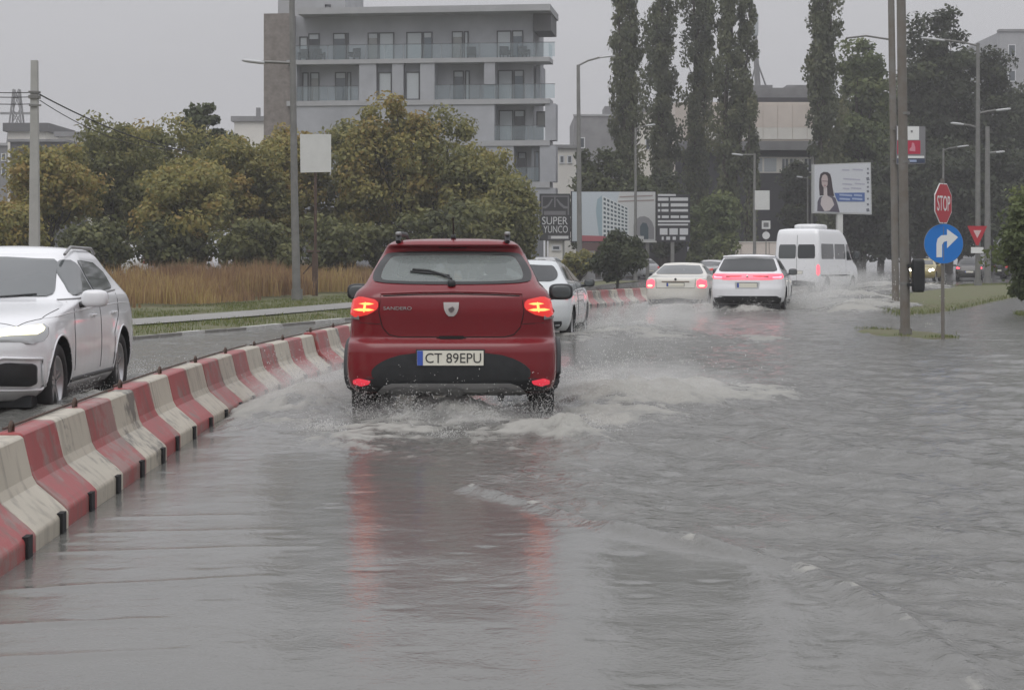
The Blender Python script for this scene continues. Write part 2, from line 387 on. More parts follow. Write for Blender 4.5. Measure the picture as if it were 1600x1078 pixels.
# white hatchback ahead of it
churn(.4, 33.5, 1.1, 1.6, -.1, .12, .85, 2.2, 41, .5); churn(2.3, 36.5, .9, 3.2, -.15, .22, .9, 1.8, 42, .6); churn(3.6, 33.6, 1.7, 1.5, -.2, .08, .75, 1.6, 43, .5); churn(-.9, 36, .5, 3, -.1, .15, .7, 2, 44)
# saloon, light suv, van
churn(5.2, 54.3, 1.2, 1.6, 0, .16, .8, 1.6, 51, .5); churn(4.2, 57, .5, 3, 0, .16, .7, 1.6, 52); churn(6.4, 53.2, .8, 1.2, .3, .16, .9, 1.6, 53)
churn(7.6, 50.6, 1.6, 1.2, 0, .12, .75, 1.6, 54); churn(9.1, 51.2, .7, 2.6, -.1, .26, .9, 1.6, 55, .5); churn(6.0, 51.2, .6, 1.6, .2, .2, .9, 1.6, 56)
churn(11.7, 67, 1.6, 8, -.12, .35, .95, 1.0, 57, .5); churn(10.6, 56.5, 1.6, 3.0, -.1, .2, .85, 1.2, 58); churn(16.5, 86, 2.0, 7, -.15, .4, .9, .9, 59, .5); churn(20, 97, 2.5, 10, -.1, .25, .8, .8, 60)
# oncoming suv
churn(-4.1, 18.3, .3, 1.4, 0, .12, .7, 3, 61); churn(-4.15, 21.6, .3, 1.4, 0, .13, .8, 3, 62); churn(-5.3, 17.3, 1.0, .4, 0, .12, .7, 3, 63)
for q in range(170):                                   # rain dimples and little standing wavelets
    yy = 1 / wr.uniform(1 / 34, 1 / 5.2); xx = wr.uniform(-.30, .30) * yy; sz_ = wr.uniform(.03, .05) * (1 + yy / 25); am = wr.uniform(.002, .0045) * (1 + yy / 25)
    j0, j1 = np.searchsorted(ys, [yy - 3 * sz_, yy + 3 * sz_]); k0, k1 = np.searchsorted(xs, [xx - 6 * sz_, xx + 6 * sz_]); W = (slice(j0, j1), slice(k0, k1))
    r2 = ((GX[W] - xx) / (1.7 * sz_)) ** 2 + ((GY[W] - yy) / sz_) ** 2
    H[W] -= am * (1 - r2) * np.exp(-r2)
H = np.where(GY < 5, H * np.clip((GY - 3) / 2, 0, 1), H)
i = np.arange(GX.size).reshape(GX.shape)
Fq = np.stack([i[:-1, :-1].ravel(), i[:-1, 1:].ravel(), i[1:, 1:].ravel(), i[1:, :-1].ravel()], 1)
me = np_mesh('flood_water', np.stack([GX.ravel(), GY.ravel(), H.ravel()], 1), Fq, np.clip(FO, 0, 1).ravel(), True, 'foam')
a = me.attributes.new('ripple', 'FLOAT', 'POINT'); a.data.foreach_set('value', np.clip(RP, 0, 1.2).astype(np.float32).ravel())
tag(obj('flood_water', me, water_mat()), kind='structure')
def water_h(x, y):
    j = int(np.clip(np.searchsorted(ys, y), 1, len(ys) - 1)); k = int(np.clip(np.searchsorted(xs, x), 1, len(xs) - 1)); return float(H[j, k])

# right-hand grass strip and tufted islands -----------------------------------
def blob_land(name, outline, z, m, n=26, seed=1):
    "low mound filling an outline (x,y), highest in the middle"
    P = chaikin(outline, 2); cx = sum(p[0] for p in P) / len(P); cy = sum(p[1] for p in P) / len(P)
    vs = [(cx, cy, z)]; fs = []; k = len(P)
    for r in range(1, 7):
        t = r / 6
        for p in P:
            q = (cx + (p[0] - cx) * t, cy + (p[1] - cy) * t)
            vs.append((*q, z * (1 - t ** 4) - .06 * (r == 6) + .02 * (float(fbm(np.array(q[0] * 2), np.array(q[1] * 2), 3, seed)) - .5)))
    for q in range(k): fs.append((0, 1 + q, 1 + (q + 1) % k))
    for r in range(5):
        for q in range(k): fs.append((1 + r * k + q, 1 + (r + 1) * k + q, 1 + (r + 1) * k + (q + 1) % k, 1 + r * k + (q + 1) % k))
    b = MB(); b.add(vs, fs, True); o = b.build(name, m); tag(o, kind='structure'); return o, P
VERGE_R = [(9.2, 47), (11.0, 49), (15.0, 61), (20, 75), (25, 88), (31, 110), (27, 112), (18.3, 88), (13.0, 68), (9.8, 54)]
vr, VR = blob_land('grass_verge', VERGE_R, .15, grassy)
isl, IS1 = blob_land('grass_island', [(6.5, 37.8), (7.0, 35), (7.7, 33.8), (8.3, 34.6), (8.2, 37.5), (7.4, 40)], .035, grassy)
isl2, IS2 = blob_land('grass_island', [(6.75, 25.6), (7.2, 24.2), (9.5, 23.5), (10, 26), (7.6, 27)], .05, grassy)
isl3, IS3 = blob_land('grass_island', [(12.4, 47.5), (13.6, 45.6), (18, 45), (20, 52), (16, 56), (13.6, 52)], .05, grassy)

def inside(P, x, y):
    r = np.zeros(x.shape, bool); n = len(P)
    for i in range(n):
        (x0, y0), (x1, y1) = P[i], P[(i + 1) % n]
        if y0 == y1: continue
        c = ((y0 > y) != (y1 > y)) & (x < (x1 - x0) * (y - y0) / (y1 - y0) + x0); r ^= c
    return r
def blades(name, X, Y, Z, hgt, wid, ramp_mat, lean=.25, tint=None, label=None, cat=None, seed=3, seg=2):
    "tapered grass blades, bent by wind; one mesh"
    g = np.random.default_rng(seed); n = len(X)
    h = hgt * g.uniform(.55, 1.15, n); a = g.uniform(0, 6.28, n); la = g.uniform(0, 6.28, n); lv = h * lean * g.uniform(.2, 1.4, n)
    wx, wy = np.cos(a) * wid * .5, np.sin(a) * wid * .5
    V = np.zeros((n, 5, 3))
    for k, (t, ww) in enumerate(((0, 1), (.55, .75))):
        ox, oy = np.cos(la) * lv * t ** 2, np.sin(la) * lv * t ** 2
        V[:, 2 * k] = np.stack([X + ox - wx * ww, Y + oy - wy * ww, Z + h * t], 1); V[:, 2 * k + 1] = np.stack([X + ox + wx * ww, Y + oy + wy * ww, Z + h * t], 1)
    V[:, 4] = np.stack([X + np.cos(la) * lv, Y + np.sin(la) * lv, Z + h * .97], 1)
    b = np.arange(n)[:, None] * 5
    T = np.concatenate([b + np.array([0, 1, 3]), b + np.array([0, 3, 2]), b + np.array([2, 3, 4])])
    tn = g.uniform(0, 1, n) if tint is None else tint
    me = np_mesh(name, V.reshape(-1, 3), T, np.concatenate([tn, tn, tn]))
    o = obj(name, me, ramp_mat); tag(o, label, cat, kind='stuff'); return o
straw = leaf_mat('straw', [(.19, .12, .08), (.28, .175, .10), (.34, .23, .12), (.43, .32, .14), (.40, .32, .12)], .3)
lawn = leaf_mat('lawn_blades', [(.06, .09, .022), (.11, .15, .04), (.17, .19, .055), (.21, .19, .08)], .3)
g = np.random.default_rng(8)
def edge_pts(n, d0, d1, Y0, Y1, g):
    Yv = Y0 + (Y1 - Y0) * g.random(n); d = d0 + (d1 - d0) * g.random(n); sx = edge_x(Yv); sl = edge_slope(Yv); nn = np.sqrt(1 + sl ** 2)
    return sx - d / nn, Yv + d * sl / nn, d
X, Y, d = edge_pts(62000, 7.0, 17, 30, 104, g)
k = fbm(X * .45, Y * .3, 4, 77) > (.50 - .11 * (d > 8.8)); X, Y, d = X[k], Y[k], d[k]
clump = fbm(X * .25, Y * .25, 3, 5)
hg = .86 * (.5 + 1.6 * fbm(X * .55, Y * .3, 4, 9) ** 1.3) * np.clip((d - 6.6) / 1.4, .4, 1)
blades('dry_grass', X, Y, .12 + .004 * d, hg, .035, straw, .22, np.clip(-.06 + 1.4 * (clump - .28) + .5 * (g.random(len(X)) - .4) + .02 * (X + 14), 0, 1), 'tall dry straw coloured grass and weeds between footpath and trees', 'grass', 4)
X, Y, d = edge_pts(60000, .15, 7.6, 16, 100, g)
k = ((d < 2.35) | (d > 4.15)) & (fbm(X * .8, Y * .8, 3, 31) > .33); X, Y, d = X[k], Y[k], d[k]
blades('short_grass', X, Y, .04 + .004 * d, .09, .012, lawn, .5, None, 'short green grass along the kerb and footpath', 'grass', 5)
def fill(P, n, g):
    xs_ = [p[0] for p in P]; ys_ = [p[1] for p in P]
    x = g.uniform(min(xs_), max(xs_), n); y = g.uniform(min(ys_), max(ys_), n); k = inside(P, x, y); return x[k], y[k]
for P, n, hh, lb in ((VR, 90000, .13, 'green grass strip beside the side road, standing in flood water'), (IS1, 2600, .07, 'sparse half drowned grass round the foot of the tall pole'), (IS2, 6000, .12, 'small patch of green grass poking out of the flood'), (IS3, 14000, .13, 'drowned dark grass under the tall shrub')):
    X, Y = fill(P, n, g); k = fbm(X * 1.2, Y * .8, 3, 13) > (.46 if n < 15000 else .25); X, Y = X[k], Y[k]
    blades('grass', X, Y, np.full(len(X), .02), hh, .013, lawn, .5, None, lb, 'grass', 6)

# ------------------------------------------------------------------ concrete barrier, red and white
by_, bx_ = by0, bx0
def bar_x(Y): return float(pchip(by_, bx_, np.array(Y)))
def paint_mat(name, color, under, scale=3.0, wear=.62):
    m, t, b = new_mat(name); L = t.links.new
    tcn = t.nodes.new('ShaderNodeNewGeometry')
    n1 = t.nodes.new('ShaderNodeTexNoise'); n1.inputs['Scale'].default_value = scale; n1.inputs['Detail'].default_value = 9; n1.inputs['Roughness'].default_value = .72; L(tcn.outputs['Position'], n1.inputs['Vector'])
    r1 = t.nodes.new('ShaderNodeMapRange'); L(n1.outputs[0], r1.inputs['Value']); r1.inputs['From Min'].default_value = wear - .02; r1.inputs['From Max'].default_value = wear + .05
    n2 = t.nodes.new('ShaderNodeTexNoise'); n2.inputs['Scale'].default_value = 1.3; n2.inputs['Detail'].default_value = 5; L(tcn.outputs['Position'], n2.inputs['Vector'])
    c0 = t.nodes.new('ShaderNodeMix'); c0.data_type = 'RGBA'; L(n2.outputs[0], c0.inputs['Factor'])
    c0.inputs['A'].default_value = (*[c * .72 for c in color], 1); c0.inputs['B'].default_value = (*[min(1, c * 1.2) for c in color], 1)
    c1 = t.nodes.new('ShaderNodeMix'); c1.data_type = 'RGBA'; L(r1.outputs[0], c1.inputs['Factor']); L(c0.outputs['Result'], c1.inputs['A']); c1.inputs['B'].default_value = (*under, 1)
    L(c1.outputs['Result'], b.inputs['Base Color']); b.inputs['Roughness'].default_value = .42
    oi = t.nodes.new('ShaderNodeObjectInfo'); wv = t.nodes.new('ShaderNodeMath'); wv.operation = 'MULTIPLY_ADD'; L(oi.outputs['Random'], wv.inputs[0]); wv.inputs[1].default_value = .16; wv.inputs[2].default_value = -.08
    av = t.nodes.new('ShaderNodeMath'); av.operation = 'ADD'; L(n1.outputs[0], av.inputs[0]); L(wv.outputs[0], av.inputs[1]); L(av.outputs[0], r1.inputs['Value'])
    # rain-washed grime streaks running down the faces
    ms_ = t.nodes.new('ShaderNodeMapping'); ms_.inputs['Scale'].default_value = (7, 7, .9); L(tcn.outputs['Position'], ms_.inputs[0]); n4 = t.nodes.new('ShaderNodeTexNoise'); n4.inputs['Scale'].default_value = 1.6; n4.inputs['Detail'].default_value = 6; L(ms_.outputs[0], n4.inputs['Vector'])
    r4 = t.nodes.new('ShaderNodeMapRange'); L(n4.outputs[0], r4.inputs['Value']); r4.inputs['From Min'].default_value = .5; r4.inputs['From Max'].default_value = .78; r4.inputs['To Max'].default_value = .75
    c2 = t.nodes.new('ShaderNodeMix'); c2.data_type = 'RGBA'; L(r4.outputs[0], c2.inputs['Factor']); L(c1.outputs['Result'], c2.inputs['A']); c2.inputs['B'].default_value = (.13, .115, .095, 1); L(c2.outputs['Result'], b.inputs['Base Color'])
    bp = t.nodes.new('ShaderNodeBump'); bp.inputs['Strength'].default_value = .35; bp.inputs['Distance'].default_value = .01; L(n1.outputs[0], bp.inputs['Height']); L(bp.outputs[0], b.inputs['Normal'])
    return m
bar_red = paint_mat('barrier_red_paint', (.33, .062, .062), (.27, .15, .135), 2.6, .55)
bar_white = paint_mat('barrier_white_paint', (.47, .43, .35), (.15, .14, .12), 2.8, .55)
rust = mat('rusty_steel', (.10, .065, .05), .7, .3, noise=.4, nscale=20)
black_hole = mat('slot_black', (.012, .012, .013), .8)
PROF = [(.55, -.30), (0, -.30), (0, .10), (-.035, .135), (-.165, .245), (-.19, .29), (-.235, .485), (-.25, .50), (-.37, .50), (-.385, .485), (-.43, .29), (-.455, .245), (-.585, .135), (-.62, .10), (-.62, -.30)][1:]
# arc length table
S = [0.0]; YS = np.linspace(3, 78, 1500); XS = np.array([bar_x(y) for y in YS])
S = np.concatenate([[0], np.cumsum(np.hypot(np.diff(XS), np.diff(YS)))])
def bar_at(s):
    y = np.interp(s, S, YS); x = np.interp(s, S, XS); e = .05
    dx = np.interp(s + e, S, XS) - np.interp(s - e, S, XS); dy = np.interp(s + e, S, YS) - np.interp(s - e, S, YS); l = math.hypot(dx, dy) or 1
    return Vector((x, y, 0)), Vector((dx / l, dy / l, 0))
STR = .85; s0 = .30; nseg = 0
while s0 + 4 * STR < S[-1]:
    p, tdir = bar_at(s0); root = empty('barrier_block', (p.x, p.y, 0)); nrm = Vector((tdir.y, -tdir.x, 0))
    jit = random.uniform(-.035, .035); jz = random.uniform(-.018, .018)
    for q in range(4):
        b = MB(); a0 = s0 + q * STR + (.012 if q == 0 else 0); a1 = s0 + (q + 1) * STR - (.012 if q == 3 else 0); kk = 4; vs = []; fs = []
        for r in range(kk):
            # stripes are painted slightly slanted and wavy
            for u, (pu, pz) in enumerate(PROF):
                sl = (a0 + (a1 - a0) * r / (kk - 1)); 
                if 0 < q + (r > 0) < 4: sl += .0
                c, td = bar_at(sl); nr = Vector((td.y, -td.x, 0))
                vs.append(c + nr * (pu + jit) + Vector((0, 0, pz + jz)) - p)
        m_ = len(PROF)
        for r in range(kk - 1):
            for u in range(m_ - 1): fs.append((r * m_ + u, r * m_ + u + 1, (r + 1) * m_ + u + 1, (r + 1) * m_ + u))
        fs += [tuple(range(m_))[::-1], tuple(range((kk - 1) * m_, kk * m_))]
        b.add(vs, fs); o = b.build('painted_stripe', bar_red if q % 2 == 0 else bar_white, root)
        bvm = o.modifiers.new('edge', 'BEVEL'); bvm.width = .012; bvm.segments = 2; bvm.limit_method = 'ANGLE'; bvm.angle_limit = R(35)
        # drainage slot per stripe: a near-black block paints the shade inside the hole
        c, td = bar_at((a0 + a1) / 2 + .22); nr = Vector((td.y, -td.x, 0)); ang = math.atan2(-td.x, td.y)
        MB().box(c + nr * (jit - .0) + Vector((0, 0, .02)) - p, (.03, .10, .17), ang).build('drainage_slot', black_hole, root)
        if q in (0, 2):
            c, td = bar_at(a0 + .06); nr = Vector((td.y, -td.x, 0)); ang = math.atan2(-td.x, td.y); bs = c + nr * (-.31 + jit) + Vector((0, 0, .50 + jz)) - p
            lb = MB(); lb.tube([bs + td * -.03 + Vector((0, 0, -.04)), bs + td * -.03 + Vector((0, 0, .03)), bs + td * .0 + Vector((0, 0, .05)), bs + td * .03 + Vector((0, 0, .03)), bs + td * .03 + Vector((0, 0, -.04))], .012, 6)
            lb.build('lifting_loop', rust, root)
    c0, t0 = bar_at(s0 + .08); c1, t1 = bar_at(s0 + 4 * STR - .08)
    rod = MB(); rod.tube([bar_at(s0 + f * 4 * STR)[0] + Vector((bar_at(s0 + f * 4 * STR)[1].y, -bar_at(s0 + f * 4 * STR)[1].x, 0)) * (-.36 + jit) + Vector((0, 0, .512 + jz)) - p for f in (.03, .25, .5, .75, .97)], .007, 6)
    rod.build('tie_rod', rust, root)
    pos = 'on the bend ahead of the red car' if p.y > 24 else 'behind the red car' if p.y < 14 else 'level with the red car'
    tag(root, 'concrete barrier block, red and white stripes, ' + pos, 'barrier', 'concrete barrier blocks ' + pos)
    s0 += 4 * STR + .0; nseg += 1

# ------------------------------------------------------------------ vehicles
glass_dark = mat('tinted_glass', (.02, .024, .026), .04, spec=.6, coat=.3)
glass_grey = mat('grey_glass', (.07, .08, .082), .05, spec=.7, coat=.3)
rubber = mat('tyre_rubber', (.018, .018, .019), .75, noise=.3, nscale=30)
alloy = mat('alloy_rim', (.45, .45, .46), .35, .8)
plastic = mat('black_plastic', (.022, .024, .026), .48, noise=.3, nscale=12)
chrome = mat('chrome', (.7, .7, .7), .15, 1.0)
silver = mat('silver_plastic', (.30, .30, .30), .42, .4)
seam_m = mat('panel_gap', (.006, .006, .006), .9)
plate_m = mat('number_plate', (.74, .72, .62), .4); plate_blue = mat('plate_blue', (.05, .1, .42), .4); ink = mat('plate_ink', (.03, .03, .03), .5)
def lamp_mat(name, c, s, base=None): return mat(name, base or c, .2, emit=c, estr=s, coat=.5)
tail_lit = lamp_mat('tail_lamp_lit', (1, .05, .04), .48, (.4, .02, .02)); tail_core = lamp_mat('brake_lamp_core', (1, .30, .08), 2.2)
tail_pink = lamp_mat('tail_lamp_bright', (1, .11, .16), 1.35, (.5, .03, .05)); tail_dim = lamp_mat('tail_lamp_dim', (.9, .05, .05), .25, (.35, .02, .02))
head_lit = lamp_mat('headlamp_lit', (1, .95, .62), 1.5); head_hot = lamp_mat('headlamp_glare', (1, .95, .8), 14)
head_off = mat('headlamp_lens', (.45, .47, .48), .08, coat=1, spec=.8)
reflector = lamp_mat('rear_reflector_glow', (1, .06, .10), .45, (.6, .02, .04))  # reflector is no lamp; a weak red glow is put into it
def veiled_glass(name, tint, fac, veil=(.02, .025, .025)):
    if name in MATS: return MATS[name]
    m, t, b = new_mat(name)
    tr = t.nodes.new('ShaderNodeBsdfTransparent'); tr.inputs[0].default_value = (*tint, 1)
    b.inputs['Base Color'].default_value = (*veil, 1); b.inputs['Roughness'].default_value = .03
    ms = t.nodes.new('ShaderNodeMixShader'); ms.inputs[0].default_value = fac
    t.links.new(tr.outputs[0], ms.inputs[1]); t.links.new(b.outputs[0], ms.inputs[2]); t.links.new(ms.outputs[0], t.nodes['Material Output'].inputs['Surface'])
    MATS[name] = m; return m
see_glass = veiled_glass('veiled_glass', (.86, .92, .90), .46, (.36, .40, .39))  # pale diffuse veil: misted pane, with sky sheen put into its colour

def paint(name, c, rough=.28, coat=.8, spec=.5, film=1.0):
    "car paint with rain streak and road film"
    if name in MATS: return MATS[name]
    m, t, b = new_mat(name); L = t.links.new
    tcn = t.nodes.new('ShaderNodeTexCoord'); no = t.nodes.new('ShaderNodeTexNoise'); no.inputs['Scale'].default_value = 3.5; no.inputs['Detail'].default_value = 7
    mpn = t.nodes.new('ShaderNodeMapping'); mpn.inputs['Scale'].default_value = (1.6, 1.6, .5); L(tcn.outputs['Object'], mpn.inputs[0]); L(mpn.outputs[0], no.inputs['Vector'])
    sp_ = t.nodes.new('ShaderNodeSeparateXYZ'); L(tcn.outputs['Object'], sp_.inputs[0])
    mz = t.nodes.new('ShaderNodeMapRange'); L(sp_.outputs['Z'], mz.inputs['Value']); mz.inputs['From Min'].default_value = .2; mz.inputs['From Max'].default_value = 1.1; mz.inputs['To Min'].default_value = .34 * film; mz.inputs['To Max'].default_value = .04 * film
    mu = t.nodes.new('ShaderNodeMath'); mu.operation = 'MULTIPLY'; L(no.outputs[0], mu.inputs[0]); L(mz.outputs[0], mu.inputs[1])
    mi = t.nodes.new('ShaderNodeMix'); mi.data_type = 'RGBA'; mi.inputs['A'].default_value = (*c, 1); mi.inputs['B'].default_value = (.16, .145, .125, 1); L(mu.outputs[0], mi.inputs['Factor'])
    L(mi.outputs['Result'], b.inputs['Base Color']); b.inputs['Roughness'].default_value = rough; b.inputs['Coat Weight'].default_value = coat; b.inputs['Coat Roughness'].default_value = .06; b.inputs['Specular IOR Level'].default_value = spec
    MATS[name] = m; return m

def body_mesh(S):
    z = np.array(S['z'], float); zt = z[-1]
    zz = np.unique(np.concatenate([np.linspace(z[0], zt, 64), z]))
    yr = pchip(z, S['yr'], zz); yf = pchip(z, S['yf'], zz); ww = pchip(z, S['w'], zz)
    cr = S.get('crown', .05)
    rings = []
    L0 = max(S['yf'])
    def ring(zv, r, f, wv):
        pts = []; nE, nC, nS = 14, 8, 34
        rxr = wv * S.get('rxr', .55); ryr = min(S.get('ryr', .22), (f - r) * .3); rxf = wv * S.get('rxf', .6); ryf = min(S.get('ryf', .35), (f - r) * .3)
        def W(y): t = (y - L0 / 2) / (L0 / 2); return wv * (1 - S.get('taper', .03) * abs(t) ** 3)
        xr = wv - rxr
        for k in range(nE): pts.append((-xr + 2 * xr * k / nE, r))
        for k in range(nC + 1):
            a = math.pi / 2 * k / nC; pts.append((xr + rxr * math.sin(a), r + ryr * (1 - math.cos(a))))
        for k in range(1, nS): pts.append((wv, r + ryr + (f - r - ryr - ryf) * k / nS))
        xf = wv - rxf
        for k in range(nC + 1):
            a = math.pi / 2 * k / nC; pts.append((xf + rxf * math.cos(a), f - ryf * (1 - math.sin(a))))
        for k in range(1, nE): pts.append((xf - 2 * xf * k / nE, f))
        for k in range(nC + 1):
            a = math.pi / 2 * k / nC; pts.append((-xf - rxf * math.sin(a), f - ryf * (1 - math.cos(a))))
        for k in range(1, nS): pts.append((-wv, f - ryf - (f - r - ryr - ryf) * k / nS))
        for k in range(nC): 
            a = math.pi / 2 * k / nC; pts.append((-xr - rxr * math.cos(a), r + ryr * (1 - math.sin(a))))
        o = []
        for x, y in pts:
            x *= W(y) / wv
            for ay in S['axles']:                      # swollen wheel arches
                dd = math.hypot(y - ay, (zv - .34) * .9); g_ = math.exp(-((dd - .42) / .16) ** 2) if dd > .42 else 1.0
                if zv < .95: x *= 1 + S.get('flare', .012) * g_
            o.append((x, y, zv))
        return o
    for a, b_, c, d in zip(zz, yr, yf, ww): rings.append(ring(a, b_, c, d))
    for t in (.25, .45, .62, .76, .87, .95, .99):
        s = math.sqrt(1 - t * t); mid = (yr[-1] + yf[-1]) / 2
        rings.append(ring(zt + cr * t, mid + (yr[-1] - mid) * (.35 + .65 * s), mid + (yf[-1] - mid) * (.35 + .65 * s), ww[-1] * s))
    n = len(rings[0]); b = MB()
    fs = [(i * n + k, i * n + (k + 1) % n, (i + 1) * n + (k + 1) % n, (i + 1) * n + k) for i in range(len(rings) - 1) for k in range(n)]
    vs = [p for r in rings for p in r]
    fs += [tuple(range(n))[::-1], tuple(range((len(rings) - 1) * n, len(rings) * n))]
    b.add(vs, fs, True)
    return b.mesh('body')
def boolean_cut(me, cutters):
    o = bpy.data.objects.new('tmp', me); col.objects.link(o); tmp = []
    for c in cutters:
        q = bpy.data.objects.new('tmpc', c); col.objects.link(q); tmp.append(q)
        md = o.modifiers.new('b', 'BOOLEAN'); md.operation = 'DIFFERENCE'; md.object = q; md.solver = 'EXACT'; md.material_mode = 'INDEX'
    bpy.context.view_layer.update(); dg = bpy.context.evaluated_depsgraph_get()
    r = bpy.data.meshes.new_from_object(o.evaluated_get(dg))
    for q in tmp: bpy.data.objects.remove(q)
    bpy.data.objects.remove(o); return r
AX = {'rear': (lambda a, b: Vector((a, -6, b)), Vector((0, 1, 0))), 'front': (lambda a, b: Vector((a, 20, b)), Vector((0, -1, 0))),
      'left': (lambda a, b: Vector((-6, a, b)), Vector((1, 0, 0))), 'right': (lambda a, b: Vector((6, a, b)), Vector((-1, 0, 0))), 'top': (lambda a, b: Vector((a, b, 9)), Vector((0, 0, -1)))}
def proj(bvh, ax, a, b, off):
    fo, d = AX[ax]; o = fo(a, b); h, nn, _, _ = bvh.ray_cast(o, d)
    if h is None: h, nn, _, _ = bvh.find_nearest(o + d * 6)
    if nn.dot(d) > 0: nn = -nn
    return h + nn * off
def rounded(P, r=.05):
    q = []; n = len(P)
    for i in range(n):
        p, a, b = Vector(P[i]), Vector(P[i - 1]), Vector(P[(i + 1) % n])
        u = (a - p); v = (b - p); t0 = min(r, u.length * .4); t1 = min(r, v.length * .4); A = p + u.normalized() * t0; B = p + v.normalized() * t1
        for t in (0, .25, .5, .75, 1): q.append(tuple(A * (1 - t) ** 2 + p * 2 * t * (1 - t) + B * t * t))
    return q
def panel(name, parent, bvh, outline, ax, m, off=.008, depth=.03, n=9, mm=15, sm=2, mirror=False):
    P = rounded(outline) if sm else outline
    if mirror: P = [(-a, b) for a, b in P]
    z0 = min(p[1] for p in P); z1 = max(p[1] for p in P); vs = []; _, d = AX[ax]; back = []
    for i in range(n):
        z = z0 + (z1 - z0) * min(max(i / (n - 1), .004), .996); xs_ = []
        for k in range(len(P)):
            (a0, b0), (a1, b1) = P[k], P[(k + 1) % len(P)]
            if (b0 > z) != (b1 > z): xs_.append(a0 + (a1 - a0) * (z - b0) / (b1 - b0))
        lo, hi = min(xs_), max(xs_)
        for k in range(mm):
            q = proj(bvh, ax, lo + (hi - lo) * k / (mm - 1), z, off); vs.append(q); back.append(q + d * (depth + off))
    fs = [(i * mm + k, i * mm + k + 1, (i + 1) * mm + k + 1, (i + 1) * mm + k) for i in range(n - 1) for k in range(mm - 1)]
    bd = [k for k in range(mm)] + [i * mm + mm - 1 for i in range(1, n)] + [(n - 1) * mm + k for k in range(mm - 2, -1, -1)] + [i * mm for i in range(n - 2, 0, -1)]
    b = MB(); b.add(vs, fs, True)
    rv = [vs[i] for i in bd] + [back[i] for i in bd]; kq = len(bd)
    b.add(rv, [(i, (i + 1) % kq, kq + (i + 1) % kq, kq + i) for i in range(kq)])
    return b.build(name, m, parent)
def line(name, parent, bvh, pts, ax, r, m, off=0.0, mirror=False, seg=5):
    q = []
    for (a0, b0), (a1, b1) in zip(pts[:-1], pts[1:]):
        k = max(2, int(math.hypot(a1 - a0, b1 - b0) / .06))
        q += [(a0 + (a1 - a0) * i / k, b0 + (b1 - b0) * i / k) for i in range(k)]
    q.append(pts[-1])
    if mirror: q = [(-a, b) for a, b in q]
    return MB().tube([proj(bvh, ax, a, b, off) for a, b in q], r, seg).build(name, m, parent)
WC = {}
def wheel_meshes(r, wd, spokes):
    k = (round(r, 3), round(wd, 3), spokes)
    if k in WC: return WC[k]
    t = MB(); h = wd / 2
    t.lathe([(-h * .8, r * .66), (-h, r * .74), (-h, r * .9), (-h * .8, r * .985), (-h * .3, r), (h * .3, r), (h * .8, r * .985), (h, r * .9), (h, r * .74), (h * .8, r * .66)], 32, 'X')
    tm = t.mesh('tyre'); tm.materials.append(rubber)
    q = MB(); q.lathe([(h * .8, r * .68), (h * .86, r * .66), (h * .8, r * .62), (-h * .2, r * .6), (-h * .5, r * .3), (-h * .5, .001)], 28, 'X')
    q.lathe([(h * .6, .001), (h * .62, r * .11), (h * .45, r * .15), (0, r * .15)], 14, 'X')
    for s in range(spokes):
        a = 2 * math.pi * s / spokes; M = Matrix.Rotation(a, 4, 'X')
        for sg in (-1, 1):
            q.box(M @ Vector((h * .55, sg * r * .06, r * .37)), (h * .25, r * .07, r * .54), M=M)
    rm = q.mesh('rim'); rm.materials.append(alloy)
    WC[k] = (tm, rm); return WC[k]
def superblob(d, e=.5, n=14):
    "rounded box"
    b = MB(); vs = []; fs = []; sg = lambda v: math.copysign(abs(v) ** e, v)
    for i in range(n + 1):
        p = -math.pi / 2 + math.pi * i / n
        for k in range(2 * n):
            a = math.pi * k / n; vs.append((d[0] / 2 * sg(math.cos(p)) * sg(math.cos(a)), d[1] / 2 * sg(math.cos(p)) * sg(math.sin(a)), d[2] / 2 * sg(math.sin(p))))
    for i in range(n):
        for k in range(2 * n): fs.append((i * 2 * n + k, i * 2 * n + (k + 1) % (2 * n), (i + 1) * 2 * n + (k + 1) % (2 * n), (i + 1) * 2 * n + k))
    b.add(vs, fs, True); return b
